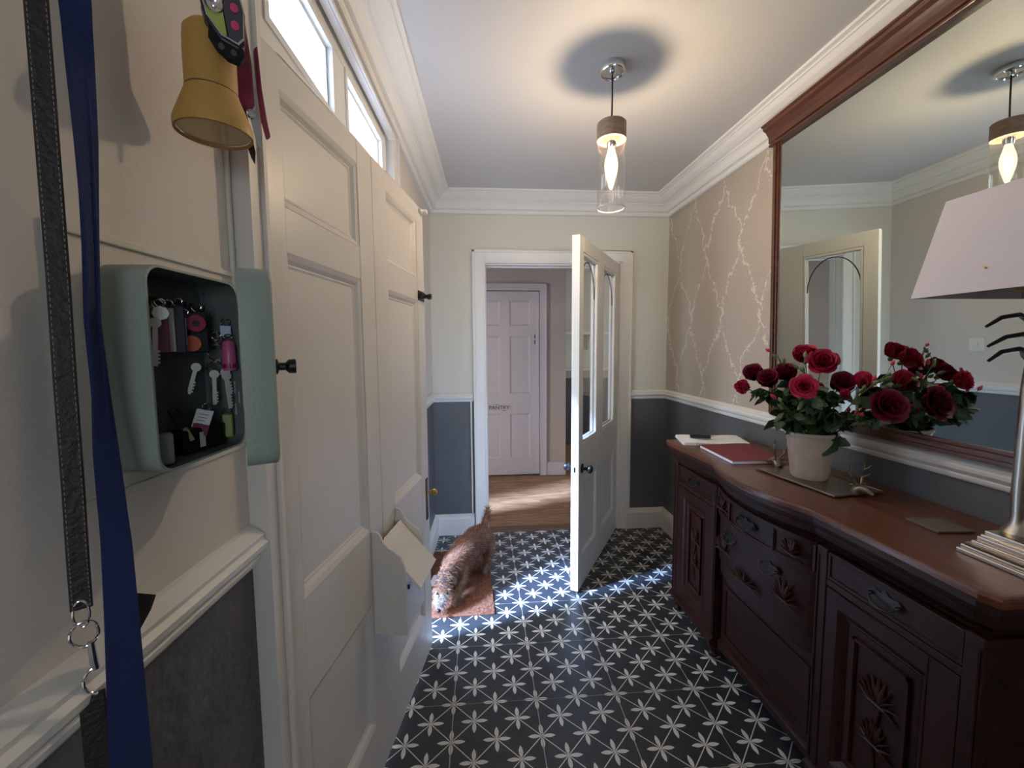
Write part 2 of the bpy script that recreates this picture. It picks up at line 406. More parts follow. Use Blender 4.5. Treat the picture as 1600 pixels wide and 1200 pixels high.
# baseboards
base = [(0, 0), (.026, 0), (.026, .125), (.022, .132), (.020, .142), (.012, .150), (.006, .156), (0, .158)]
sweep('baseboard_back', base, [(a_[0], a_[1]), (lx1[0], YB), (-.058, YB)], [(1, 0), (1, -1), (0, -1)], gloss, **S)
sweep('baseboard_right', base, [(1.137, YB), (XR, YB), (XR, 2.17)], [(0, -1), (-1, -1), (-1, 0)], gloss, **S)
sweep('baseboard_left', base, [(b0[0], b0[1]), (b1[0], b1[1])], [(1, 0), (1, 0)], gloss, **S)
# thin vertical bead beside the casings on the grey dado
MB().box((-.078, YB-.012, .155), (-.066, YB, 1.022)).build('trim_bead', gloss, bevel=.003, **S)
MB().box((1.145, YB-.012, .155), (1.157, YB, 1.022)).build('trim_bead', gloss, bevel=.003, **S)

# hall doorway casing (architrave with outer bead and inner step)
def casing_y(x0, x1, ztop, wd, yf, th=.022, name='trim_casing', m_=gloss, x_floor=0):
    mb = MB()
    for (a, b_) in ((x0-wd, x0), (x1, x1+wd)):
        mb.box((a, yf-th, x_floor), (b_, yf, ztop+wd))
        ob = a if a < x0 else b_
        mb.box((ob-(0 if a < x0 else .016), yf-th-.010, x_floor), (ob+(.016 if a < x0 else 0), yf-th, ztop+wd))
        ib = b_ if a < x0 else a
        mb.box((ib-(.012 if a < x0 else 0), yf-th-.004, x_floor), (ib+(0 if a < x0 else .012), yf-th, ztop+.012))
    mb.box((x0, yf-th, ztop), (x1, yf, ztop+wd))
    mb.box((x0-wd, yf-th-.010, ztop+wd-.016), (x1+wd, yf-th, ztop+wd))
    mb.box((x0-.012, yf-th-.004, ztop), (x1+.012, yf-th, ztop+.012))
    return mb.build(name, m_, bevel=.0025, **S)
casing_y(.042, 1.052, 2.040, .092, YB)
# linings of that doorway
mb = MB(); mb.box((.036, YB, 0), (.046, 3.31, 2.045)); mb.box((1.045, YB, 0), (1.058, 3.31, 2.045)); mb.box((.046, YB, 2.030), (1.045, 3.31, 2.045))
mb.box((.046, 3.25, 0), (.052, 3.28, 2.030)); mb.box((1.035, 3.25, 0), (1.045, 3.28, 2.030)); mb.box((.052, 3.25, 2.02), (1.035, 3.28, 2.030))
mb.build('trim_lining', gloss, bevel=.002, **S)

# front doorway casing on the left wall
mb = MB(); W = .072
mb.box((0, .788, 0), (.022, .86, 2.385)); mb.box((.022, .788, 0), (.034, .803, 2.385)); mb.box((.022, .812, 0), (.028, .818, 2.385)); mb.box((.022, .846, 0), (.030, .858, 2.36))
mb.box((0, 2.29, 0), (.018, 2.345, 2.06)); mb.box((.018, 2.335, 0), (.026, 2.345, 2.06))
mb.box((0, 2.06, 2.045), (.018, 2.345, 2.085)); mb.box((.018, 2.06, 2.075), (.026, 2.345, 2.085))
mb.box((0, 1.995, 2.045), (.022, 2.06, 2.385)); mb.box((.022, 2.045, 2.045), (.034, 2.06, 2.385))
mb.box((0, .86, 2.335), (.022, 1.995, 2.385)); mb.box((.022, .86, 2.365), (.036, 2.05, 2.385)); mb.box((.022, .86, 2.338), (.030, 2.0, 2.352))
mb.xf(LW).build('trim_door_casing', gloss_w, **S)
mb = MB()
mb.box((-TH, .86, 0), (0, .875, 2.045)); mb.box((-TH, 2.278, 0), (0, 2.29, 2.03)); mb.box((-TH, .86, 2.03), (-.045, 2.29, 2.045))
mb.box((-TH-.01, 2.29, 0), (-TH, 2.42, 2.1))
mb.xf(LW).build('trim_door_lining', gloss, **S)
# fanlight: frame, mullion, two panes
wi = empty('window_1', lw(0, 1.42, 2.045), LROT, **S)
mb = MB()
y0, y1 = .875-1.42, 1.985-1.42
mb.box((-.07, y0, 0), (-.012, y1, .045)); mb.box((-.07, y0, .262), (-.012, y1, .315))
for a, b_ in ((y0, -.49+.03), (-.055, .04), (.50, y1)): mb.box((-.07, a, .045), (-.012, b_, .262))
mb.build('window_frame', gloss, wi, bevel=.002)
for a, b_ in ((-.46, -.055), (.04, .50)):
    f = MB()
    for (q0, q1, z0, z1) in ((a, b_, .045, .062), (a, b_, .245, .262), (a, a+.018, .062, .245), (b_-.018, b_, .062, .245)): f.box((-.03, q0, z0), (-.008, q1, z1))
    for (q0, q1, z0, z1) in ((a+.018, b_-.018, .062, .070), (a+.018, b_-.018, .237, .245), (a+.018, a+.026, .07, .237), (b_-.026, b_-.018, .07, .237)): f.box((-.045, q0, z0), (-.025, q1, z1))
    fo = f.build('sash', gloss, wi)
    MB().box((-.052, a+.01, .05), (-.047, b_-.01, .258)).build('glass_pane', pane_m, wi)
# porch outside: path, an added unseen wall blocking light from one side, the outer step
MB().box((-6, -4, -.12), (-.42, 7, -.03)).build('ground_porch', mat('porch_stone', (150, 150, 150), .8, var=.2), **S)
MB().box((-1.75, 2.44, -.05), (-.60, 2.54, 2.6)).build('porch_light_blocker', mat('blocker_render', (150, 150, 148), .9), **S)

# hall beyond
mb = MB(); mb.box((-1.4, 4.65, 0), (-.16, 4.75, 2.55)); mb.box((.655, 4.65, 0), (.94, 4.75, 2.55)); mb.box((-.16, 4.65, 2.05), (.655, 4.75, 2.55))
mb.box((-1.5, 3.3, 0), (-1.4, 4.75, 2.55)); mb.box((.84, 4.75, 0), (.94, 6.2, 2.55))
mb.build('wall_hall', hallpaint, **S)
mb = MB(); mb.box((.94, 6.1, 0), (2.6, 6.2, .98), 1); mb.box((.94, 6.1, .98), (2.6, 6.2, 2.55), 0)
mb.box((1.6, 3.2, 0), (1.7, 3.31, 2.55), 0); mb.box((1.6, 3.30, 0), (2.6, 3.40, 2.55), 0)
mb.box((2.5, 3.4, 0), (2.6, 4.8, 2.55), 0); mb.box((2.5, 5.4, 0), (2.6, 6.1, 2.55), 0); mb.box((2.5, 4.8, 0), (2.6, 5.4, .9), 0); mb.box((2.5, 4.8, 2.1), (2.6, 5.4, 2.55), 0)
mb.build('wall_far_room', [mat('far_cream', (205, 203, 190), .6), dado], **S)
wn2 = empty('window_fill_far', (2.55, 5.1, .9), **S)  # unseen window added to light the hall and far room
mb = MB()
for a in ((-.3, 0, -.25, 1.2), (.25, 0, .3, 1.2), (-.25, 0, .25, .05), (-.25, 1.15, .25, 1.2), (-.25, .58, .25, .63)): mb.box((-.03, a[0], a[1]), (.03, a[2], a[3]))
mb.build('window_frame', gloss, wn2)
MB().box((-.003, -.25, .05), (.003, .25, 1.15)).build('glass_pane', pane_m, wn2)
MB().box((.67, 4.625, 0), (.94, 4.65, .15)).build('baseboard_hall', pantrypaint, bevel=.004, **S)
casing_y(-.155, .65, 2.035, .075, 4.65, name='trim_pantry_casing', m_=pantrypaint)
MB().box((-.25, 4.74, 0), (.84, 4.78, 2.5)).build('pantry_light_stop', hallpaint, **S)  # added slab that stops sky light leaking round the pantry door
# pantry door
pd = empty('door_3', (-.15, 4.655, 0), **S)
DWd = .795
cols = [(.115, .36), (.455, .68)]; cols = [(.12, .365), (.47, .695)]
rows = [(.20, .70), (.92, 1.55), (1.66, 1.93)]
mb = MB(); xs = [0, .12, .365, .47, .695, DWd]
mb.box((0, 0, .012), (.12, .035, 2.028)); mb.box((.365, 0, .012), (.47, .035, 2.028)); mb.box((.695, 0, .012), (DWd, .035, 2.028))
for (a, b_) in cols:
    zz = [.012]+[q for rr in rows for q in rr]+[2.028]
    for q in range(0, len(zz), 2): mb.box((a, 0, zz[q]), (b_, .035, zz[q+1]))
leaf = mb.build('door_leaf', pantrypaint, pd, bevel=.0015)
RX = Matrix.Rotation(R(-90), 4, 'Z')     # local (n,u,z) -> facing -y, u to +x
for a, b_ in cols:
    for z0, z1 in rows:
        q = recessed(MB(), -b_, -a, z0, z1, 0, .010, .02)   # build in x=n plane
        q.v = [(-v[1], -v[0], v[2]) for v in q.v]
        q.build('panel', pantrypaint, leaf)
MB().box((.742, -.004, 1.46), (.752, 0, 1.505)).box((.742, -.004, 1.52), (.752, 0, 1.565)).build('latch_plate', dark_steel, pd)
# PANTRY sign: small enamel-look plate with lettering and screws
sg = MB().box((.235, -.005, .735), (.505, 0, .805)).build('sign_plate', pantrypaint, pd, bevel=.002)
def text(body, size, loc, rot, parent, m_, name='lettering', ext=.0006, align='CENTER'):
    cu = bpy.data.curves.new(name, 'FONT'); cu.body = body; cu.size = size; cu.extrude = ext; cu.align_x = align; cu.align_y = 'CENTER'
    cu.offset = .0003
    o = bpy.data.objects.new(name, cu); C.objects.link(o); dg = bpy.context.evaluated_depsgraph_get()
    me = bpy.data.meshes.new_from_object(o.evaluated_get(dg)); bpy.data.objects.remove(o); me.materials.clear(); me.materials.append(m_)
    o = bpy.data.objects.new(name, me); C.objects.link(o); o.location = loc; o.rotation_euler = rot
    if parent: o.parent = parent
    return o
tx = text('PANTRY', .060, (.350, -.006, .768), (R(90), 0, 0), sg, black); 
mb = MB(); mb.box((.30, -.0062, .802), (.345, -.005, .806)); mb.box((.38, -.0062, .733), (.42, -.005, .737)); mb.tube([(.463, -.006, .785), (.475, -.006, .775), (.470, -.006, .762)], .002, 6)
mb.build('ornament', black, sg)

# shelf unit and pale things in the far room seen through the glass
sh = thing('shelf_unit', 'white wall shelf on the far room wall seen through the glazed door', 'shelf', (1.55, 6.1, 0))
MB().box((-.5, -.25, 1.60), (.55, 0, 1.635)).build('shelf_board', gloss, sh); 
for x in (-.45, 0, .5): MB().prism([(-.22, 1.60), (0, 1.60), (0, 1.38)], x-.012, x+.012, 'x').build('bracket', gloss, sh)
MB().box((-.5, -.25, 1.10), (.55, 0, 1.13)).build('shelf_board', gloss, sh)

# ------------------------------------------------------------------ door_2 : the glazed hall door, ajar
ang = R(-30.55)
d2 = empty('door_2', (1.043, 3.170, 0), (0, 0, ang), **S)   # local -y runs towards the free edge; x=0 face is the right-hand face, thickness to -x
L_ = .965; TK = .045
def U(s): return s-.985+.006       # s measured from the free edge
u0, uf = U(0), U(.965)
mb = MB()
stiles = [(0, .070), (.385, .520), (.858, .965)]
zz0, zz1 = .012, 2.030
for a, b_ in stiles: mb.box((-TK, U(a), zz0), (0, U(b_), zz1))
for a, b_ in ((.070, .385), (.520, .858)):
    for z0, z1 in ((zz0, .20), (.645, .870), (1.95, zz1)): mb.box((-TK, U(a), z0), (0, U(b_), z1))
lf = mb.build('door_leaf', gloss, d2, bevel=.002)
for a, b_ in ((.070, .385), (.520, .858)):
    q = recessed(MB(), U(a), U(b_), .20, .645, 0, .012, .024); q.build('panel', gloss, lf)
    q = recessed(MB(), U(a), U(b_), .20, .645, -TK, .012, .024, sgn=-1); q.build('panel', gloss, lf)
    f = MB(); e = .016
    A, B = U(a), U(b_)
    for sx in (-TK+.002, -.018):
        for (q0, q1, z0, z1) in ((A, B, .870, .870+e), (A, B, 1.95-e, 1.95), (A, A+e, .870+e, 1.95-e), (B-e, B, .870+e, 1.95-e)): f.box((sx, q0, z0), (sx+.016, q1, z1))
    f.build('glazing_bead', gloss, lf, bevel=.004)
    MB().box((-TK/2-.002, A+.002, .872), (-TK/2+.002, B-.002, 1.948)).build('glass_pane', pane_m, d2)
    # leaded arch line in the head of each pane
    c_ = (A+B)/2; hw = (B-A)/2-e
    for sg_ in (-1, 1):
        pts = [(-TK/2, c_+sg_*hw*math.cos(t), 1.72+.20*math.sin(t)) for t in [R(x) for x in range(0, 91, 10)]]
        MB().tube(pts, .0035, 6).build('arch_lead', mat('lead', (70, 72, 74), .5, .6), d2)
def knob(parent, x, yk, zk, sgn, m_=black, name='door_knob', sc_=1.0):
    mb = MB()
    pr = [(0.028, 0), (.028, .004), (.010, .007), (.009, .026), (.012, .032), (.021, .038), (.0245, .048), (.021, .058), (.010, .063), (0, .064)]
    mb.lathe([(a*sc_, sgn*b_*sc_) for a, b_ in pr], (x, yk, zk), 20, axis='x')
    return mb.build(name, m_, parent, smooth=True)
knob(d2, 0, U(.075)-.01, .725, 1); knob(d2, -TK, U(.075)-.01, .725, -1)
mb = MB().box((-TK+.012, U(0)-.0015, .655), (-.012, U(0), .80)).box((-.028, U(0)-.003, .715), (-.018, U(0)-.0015, .745), 1)
mb.build('lock_plate', [gloss, dark_steel], d2)
for zh in (.25, 1.05, 1.8): MB().lathe([(.006, zh), (.006, zh+.09)], (.006, uf+.006, 0), 10).build('hinge', gloss, d2)

# ------------------------------------------------------------------ door_1 : the wide two-leaf front door standing ajar
d1 = empty('door_1', (-.417, .8695, 0), (0, 0, R(-8.99)), **S)
zb, zt = .015, 2.022
DR = [(.215, .62), (.86, 1.625), (1.72, 1.955)]
for (ua, ub, pa, pb, nm) in ((0.004, .548, .085, .445, 'a'), (.552, 1.10, .665, 1.0, 'b')):
    mb = MB()
    mb.box((-.045, ua, zb), (0, pa, zt)); mb.box((-.045, pb, zb), (0, ub, zt))
    zz = [zb]+[q for rr in DR for q in rr]+[zt]
    for q in range(0, len(zz), 2): mb.box((-.045, pa, zz[q]), (0, pb, zz[q+1]))
    lf1 = mb.build('door_leaf', gloss_w, d1, bevel=.002)
    for z0, z1 in DR:
        recessed(MB(), pa, pb, z0, z1, 0, .016, .028).build('panel', gloss_w, lf1)
        recessed(MB(), pa, pb, z0, z1, -.045, .008, .02, sgn=-1).build('panel', gloss_w, lf1)
# barrel hinges at the near edge
for zh in (1.0, 1.06, 1.12, 1.18):
    MB().lathe([(.0065, 0), (.0065, .05)], (.006, .004, zh-.10), 10).build('hinge', gloss_w, d1, smooth=True)
# bolt, lock and knob near the meeting edge
mb = MB(); mb.box((0, 1.005, 1.628), (.004, 1.085, 1.668)); 
mb.lathe([(.009, 1.0), (.009, 1.075)], (.013, 0, 1.648), 12, axis='y')
mb.lathe([(.012, 1.03), (.012, 1.045)], (.013, 0, 1.648), 12, axis='y'); mb.box((.02, 1.075, 1.638), (.035, 1.095, 1.660)); mb.lathe([(.006, .02), (.006, .034), (.010, .038), (.010, .046), (0, .048)], (0, 1.05, 1.648), 12, axis='x')
mb.build('bolt', dark_steel, d1, smooth=True)
MB().box((.0, 1.035, 2.000), (.012, 1.085, 2.014)).lathe([(.008, .0), (.012, .012), (.012, .028), (0, .032)], (0, 1.075, 2.01), 12, axis='x').build('top_catch', gloss_w, d1, smooth=True)
MB().box((0, 1.048, .645), (.003, 1.078, .835)).box((.003, 1.058, .67), (.0035, 1.066, .69), 1).build('lock_plate', [dark_steel, black], d1)
mb = MB().lathe([(.010, 0), (.010, .004), (.006, .006), (.006, .020), (.013, .028), (.014, .036), (.010, .042), (0, .043)], (.003, 1.066, .772), 16, axis='x')
mb.build('door_knob', brass, d1, smooth=True)
# letter cage: two ogee cheeks, front board and sloping flap
lb = empty('letter_box', (0, 0, 0), parent=d1)
og = [(0, .515), (.106, .515), (.106, .712), (.101, .745), (.090, .773), (.070, .790), (.050, .802), (.036, .818), (.028, .838), (.018, .850), (0, .852)]
for ya in (.455, .655): MB().prism([(a, b_) for a, b_ in og], ya, ya+.010, 'y').build('cheek', gloss_w, lb, bevel=.0015)
MB().box((.094, .465, .515), (.104, .655, .700)).build('front_board', gloss_w, lb)
MB().box((0, .465, .515), (.094, .655, .523)).build('bottom_board', gloss_w, lb)
MB().add([(.022, .468, .812), (.022, .652, .812), (.150, .652, .668), (.150, .468, .668), (.016, .468, .806), (.016, .652, .806), (.144, .652, .662), (.144, .468, .662)],
         [(0, 1, 2, 3), (7, 6, 5, 4), (0, 4, 5, 1), (1, 5, 6, 2), (2, 6, 7, 3), (3, 7, 4, 0)]).build('flap', mat('flap_paint', (232, 226, 216), .4), lb)
mb = MB(); mb.lathe([(.004, 0), (.004, .012)], (.112, .462, .668), 8).lathe([(.003, 0), (.003, .010)], (.03, .470, .818), 8)
mb.build('flap_hook', dark_steel, lb)

# ------------------------------------------------------------------ pendant lamp
px_, py_ = .532, 1.739
pn = thing('pendant_lamp', 'clear glass cylinder pendant lamp with wooden cap hanging lit from the ceiling', 'ceiling light', (px_, py_, ZC))
MB().lathe([(0, -.002), (.051, -.002), (.052, -.008), (.052, -.024), (.048, -.030), (.044, -.030), (.042, -.024), (.012, -.022), (.010, -.034), (.006, -.036), (0, -.036)], seg=40).build('ceiling_rose', chrome, pn, smooth=True)
MB().tube([(0, 0, -.030), (.0012, 0, -.12), (0, 0, -.225)], .0032, 10).build('cord', black, pn, smooth=True)
MB().lathe([(.004, -.212), (.052, -.212), (.057, -.217), (.057, -.280), (.054, -.282), (.048, -.282), (.048, -.236), (.004, -.236)], seg=48).build('cap', beech, pn, smooth=True)
gp = [(.0545, -.280), (.0552, -.290), (.0552, -.540), (.0540, -.5425), (.0530, -.540), (.0530, -.290), (.0545, -.280)]
MB().lathe(gp, seg=56, cap=False).build('glass_shade', lamp_glass, pn, smooth=True)
MB().lathe([(.0560, -.5395), (.0560, -.5435), (.0525, -.5435), (.0525, -.5395), (.0560, -.5395)], seg=56, cap=False).build('glass_rim', mat('glass_rim', (240, 236, 228), .2), pn, smooth=True)
MB().lathe([(.006, -.236), (.024, -.238), (.026, -.262), (.020, -.285), (.019, -.300), (.016, -.308), (.0, -.308)], seg=28).build('bulb_holder', chrome, pn, smooth=True)
bulb_m = mat('filament_glow', (255, 230, 190), .4, emit=(1.0, .80, .56), es=1250)
bo = MB().lathe([(.012, -.308), (.015, -.320), (.019, -.335), (.0245, -.355), (.0265, -.375), (.025, -.395), (.020, -.418), (.013, -.442), (.008, -.458), (.005, -.466), (0, -.468)], seg=24).build('bulb', glass('bulb_glass', (1, .98, .94), 1.0, 1.3), pn, smooth=True)
nt_ = MATS['bulb_glass'].node_tree; ad = nt_.nodes.new('ShaderNodeAddShader'); em = nt_.nodes.new('ShaderNodeEmission'); em.inputs[0].default_value = (1, .80, .50, 1); em.inputs[1].default_value = 1.1  # faint emission put into the glass to widen the bulb's glare
o_in = nt_.nodes['Material Output'].inputs[0]; src_ = o_in.links[0].from_socket; nt_.links.new(src_, ad.inputs[0]); nt_.links.new(em.outputs[0], ad.inputs[1]); nt_.links.new(ad.outputs[0], o_in)
MB().lathe([(.002, -.352), (.008, -.358), (.0125, -.370), (.013, -.382), (.011, -.396), (.005, -.408), (.001, -.411)], seg=16).build('filament', bulb_m, bo, smooth=True)

# ------------------------------------------------------------------ sideboard
SL = Vector((1.23, 1.44, 0))
sb = thing('sideboard', 'long dark carved mahogany sideboard with bowed middle drawers along the papered wall', 'sideboard', SL)
def sbp(mb, name, mats=mahog, parent=sb, **kw): return mb.xf(Matrix.Translation(-SL)).build(name, mats, parent, **kw)
def bow(yv, a=.060, lo=1.21, hi=1.745):
    if yv <= lo or yv >= hi: return 0
    t = (yv-lo)/(hi-lo); return a*math.sin(math.pi*t)**.8
def outline(ins, xf=1.0, a=.060, y0=.722, y1=2.20, xb=1.422):
    P_ = []
    N_ = 44
    for i in range(N_+1):
        yv = y0+ins+(y1-y0-2*ins)*i/N_
        x = xf+ins-bow(yv, a)
        if yv > 1.76: x -= .018*(yv-1.76)/.44
        e = min(yv-(y0+ins), (y1-ins)-yv)
        if e < .012: x += .012-e
        P_.append((x, yv))
    return P_+[(xb, y1-ins), (xb, y0+ins)]
def loft(rings):
    n = len(rings[0][1]); V = []; F = []
    for z, ring in rings: V += [(a, b_, z) for a, b_ in ring]
    for i in range(len(rings)-1):
        for k in range(n): F.append((i*n+k, i*n+(k+1) % n, (i+1)*n+(k+1) % n, (i+1)*n+k))
    F.append(tuple(range(n))); F.append(tuple((len(rings)-1)*n+k for k in range(n)))
    return MB().add(V, F)
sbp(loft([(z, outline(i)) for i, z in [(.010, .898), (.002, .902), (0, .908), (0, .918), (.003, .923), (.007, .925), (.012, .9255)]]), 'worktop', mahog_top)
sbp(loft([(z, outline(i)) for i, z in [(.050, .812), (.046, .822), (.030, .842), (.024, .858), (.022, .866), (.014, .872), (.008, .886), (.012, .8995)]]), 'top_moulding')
# carcase: two pedestals and the set back middle
def pedestal(y0, y1, mb):
    mb.box((1.066, y0, .085), (1.42, y1, .815)); mb.box((1.046, y0, .085), (1.066, y0+.04, .815)); mb.box((1.046, y1-.04, .085), (1.066, y1, .815))
    mb.box((1.028, y0, .085), (1.046, y0+.038, .815)); mb.box((1.028, y1-.038, .085), (1.046, y1, .815))
    mb.box((1.030, y0+.038, .705), (1.046, y1-.038, .725)); mb.box((1.030, y0+.038, .085), (1.046, y1-.038, .120))
    for q in (y0+.006, y1-.012): mb.box((1.024, q, .12), (1.028, q+.006, .79))
mb = MB(); pedestal(.755, 1.195, mb); pedestal(1.755, 2.165, mb)
mb.box((1.09, 1.195, .075), (1.42, 1.755, .815)); mb.box((1.055, 1.195, .415), (1.09, 1.755, .44)); mb.box((1.055, 1.195, .075), (1.09, 1.755, .105))
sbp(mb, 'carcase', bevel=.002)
sbp(MB().box((1.020, .75, .085), (1.42, .7552, .11)).prism([(1.015, .100), (1.050, .118), (1.050, .075), (1.018, .075)], .755, 1.195, 'y').prism([(1.015, .100), (1.050, .118), (1.050, .075), (1.018, .075)], 1.755, 2.165, 'y').prism([(1.048, .100), (1.085, .118), (1.085, .07), (1.05, .07)], 1.195, 1.755, 'y'), 'plinth_moulding', bevel=.002)
leg_pr = [(.012, 0), (.020, .006), (.022, .018), (.014, .030), (.018, .045), (.026, .060), (.026, .086)]
for (x, yv) in ((1.052, .785), (1.052, 2.135), (1.39, .785), (1.39, 2.135), (1.052, 1.165), (1.052, 1.785)):
    sbp(MB().lathe(leg_pr, (x, yv, 0), 16), 'leg', smooth=True)
def handle(parent, x, yc, zc, w_=.075, sagx=.022, m_=dark_steel):
    mb = MB()
    mb.prism([(yc-w_/2-.014, zc), (yc-w_/2+.004, zc+.016), (yc-.012, zc+.012), (yc, zc+.022), (yc+.012, zc+.012), (yc+w_/2-.004, zc+.016), (yc+w_/2+.014, zc), (yc+w_/2-.004, zc-.014), (yc, zc-.018), (yc-w_/2+.004, zc-.014)], x, x-.003, 'x')
    for s_ in (-1, 1): mb.lathe([(.005, 0), (.005, -.010), (.003, -.014), (0, -.015)], (x, yc+s_*w_/2, zc), 8, axis='x')
    pts = [(x-.010-(sagx-.010)*math.sin(t), yc-w_/2*math.cos(t), zc-.020*math.sin(t)) for t in [math.pi*k/10 for k in range(11)]]
    mb.tube(pts, [.0022+.0014*math.sin(math.pi*k/10) for k in range(11)], 8)
    mb.xf(Matrix.Translation(-SL)); return mb.build('handle', m_, parent, smooth=True)
def leafcarve(mb, x, yc, zc, w_, h_, seed=0):
    rr = random.Random(seed)
    for k in range(9):
        t = -1.25+2.5*k/8
        a = Vector((x, yc, zc-h_*.35)); e = Vector((x-.003, yc+math.sin(t)*w_*.48, zc-h_*.35+math.cos(t)*h_*.75))
        mid = (a+e)/2+Vector((-.0015, 0, rr.uniform(-.004, .004)))
        mb.tube([a, mid, e], [.004, .0085, .002], 8, flat=.45)
    mb.sphere((x, yc, zc-h_*.35), .007, 8, 6)
    mb.tube([(x-.001, yc-w_*.45, zc-h_*.42), (x-.007, yc-w_*.2, zc-h_*.28), (x-.007, yc+w_*.2, zc-h_*.28), (x-.001, yc+w_*.45, zc-h_*.42)], [.002, .005, .005, .002], 6)
carve_m = wood('carved_mahogany', (40, 18, 14), (66, 31, 23), .45, (25, 25, 25), 1.5, 0, spec=.3)
for (y0, y1, py0, py1) in ((.793, 1.157, .862, 1.112), (1.793, 2.127, 1.85, 2.06)):
    dr = sbp(MB().box((1.034, y0+.002, .728), (1.05, y1-.002, .808)).box((1.030, y0+.002, .728), (1.034, y1-.002, .736)).box((1.030, y0+.002, .800), (1.034, y1-.002, .808)).box((1.030, y0+.002, .736), (1.034, y0+.010, .800)).box((1.030, y1-.010, .736), (1.034, y1-.002, .800)), 'drawer', bevel=.001)
    handle(dr, 1.034, (y0+y1)/2, .768)
    mb = MB(); mb.box((1.030, y0+.002, .122), (1.046, py0, .702)); mb.box((1.030, py1, .122), (1.046, y1-.002, .702)); mb.box((1.030, py0, .122), (1.046, py1, .175)); mb.box((1.030, py0, .655), (1.046, py1, .702))
    do = sbp(mb, 'door', bevel=.002)
    q = recessed(MB(), py0, py1, .175, .655, 0, .016, .026)
    q.v = [(1.030-v[0]-.001, v[1], v[2]) for v in q.v]
    sbp(q, 'panel', parent=do)
    # raised inner field with carved flower spray
    cc = (py0+py1)/2; hw = (py1-py0)/2-.045
    mb = MB().box((1.036, cc-hw, .225), (1.050, cc-hw+.008, .605)).box((1.036, cc+hw-.008, .225), (1.050, cc+hw, .605)).box((1.036, cc-hw, .597), (1.050, cc+hw, .605)).box((1.036, cc-hw, .225), (1.050, cc+hw, .233))
    leafcarve(mb, 1.044, cc, .50, hw*1.6, .11, 2); leafcarve(mb, 1.044, cc, .38, hw*1.3, .10, 5)
    mb.tube([(1.044, cc, .27), (1.040, cc+.01, .36), (1.040, cc-.008, .46), (1.044, cc, .54)], .004, 6)
    sbp(mb, 'carving', carve_m, parent=do)
# bowed drawers of the middle
def bowprism(z0, z1, xf, a, y0=1.20, y1=1.75, xb=1.10, N_=24):
    P_ = [(xf-bow(y0+(y1-y0)*i/N_, a, y0, y1), y0+(y1-y0)*i/N_) for i in range(N_+1)]+[(xb, y1), (xb, y0)]
    return loft([(z0, P_), (z1, P_)])
def bowstrip(z0, z1, xf, a, t=.005, y0=1.20, y1=1.75, N_=24):
    P_ = [(xf-t-bow(y0+(y1-y0)*i/N_, a, y0, y1), y0+(y1-y0)*i/N_) for i in range(N_+1)]
    Q_ = [(x+t*1.2, yv) for x, yv in reversed(P_)]
    return loft([(z0, P_+Q_), (z1, P_+Q_)])
def merge(*ms):
    m_ = MB()
    for q in ms:
        o_ = len(m_.v); m_.v += q.v; m_.f += [tuple(i+o_ for i in f) for f in q.f]; m_.mi += q.mi
    return m_
by = lambda yv, a: bow(yv, a, 1.20, 1.75)
dr = sbp(merge(bowprism(.718, .808, 1.040, .055), bowstrip(.718, .727, 1.040, .055), bowstrip(.799, .808, 1.040, .055)), 'drawer')
mb = MB()
for yv in (1.207, 1.345, 1.60, 1.738):
    x = 1.036-by(yv, .055); sbp(MB().box((x-.003, yv-.005, .722), (x+.02, yv+.005, .804)), 'divider', carve_m, parent=dr)
for yv in (1.275, 1.67):
    q = MB(); leafcarve(q, 1.034-by(yv, .055), yv, .765, .105, .075, 1); sbp(q, 'carving', carve_m, parent=dr)
handle(dr, 1.038-.056, 1.475, .765, .095)
sbp(bowprism(.702, .718, 1.034, .055), 'drawer_rail')
dr = sbp(merge(bowprism(.500, .702, 1.044, .055), bowstrip(.692, .701, 1.044, .055)), 'drawer')
mb = MB()
for yv in (1.30, 1.65):
    q = MB(); leafcarve(q, 1.040-by(yv, .055), yv, .60, .15, .10, 4); sbp(q, 'carving', carve_m, parent=dr)
leafcarve(mb, 1.040-.057, 1.475, .55, .2, .06, 6)
sbp(mb, 'carving', carve_m, parent=dr)
for yv in (1.36, 1.59): handle(dr, 1.044-by(yv, .055), yv, .655, .075)
sbp(bowprism(.440, .500, 1.052, .052), 'bow_apron')
sbp(bowprism(.808, .816, 1.03, .055), 'drawer_rail')
dr = sbp(MB().box((1.062, 1.202, .112), (1.092, 1.748, .408)), 'drawer', bevel=.002)
q = recessed(MB(), 1.245, 1.705, .155, .365, 0, .010, .022); q.v = [(1.0615-v[0], v[1], v[2]) for v in q.v]; sbp(q, 'panel', parent=dr)
mb = MB()
for (a, b_) in (((1.056, 1.232, .142), (1.062, 1.718, .154)), ((1.056, 1.232, .366), (1.062, 1.718, .378)), ((1.056, 1.232, .154), (1.062, 1.244, .366)), ((1.056, 1.706, .154), (1.062, 1.718, .366))): mb.box(a, b_)
sbp(mb, 'moulding', parent=dr, bevel=.002)

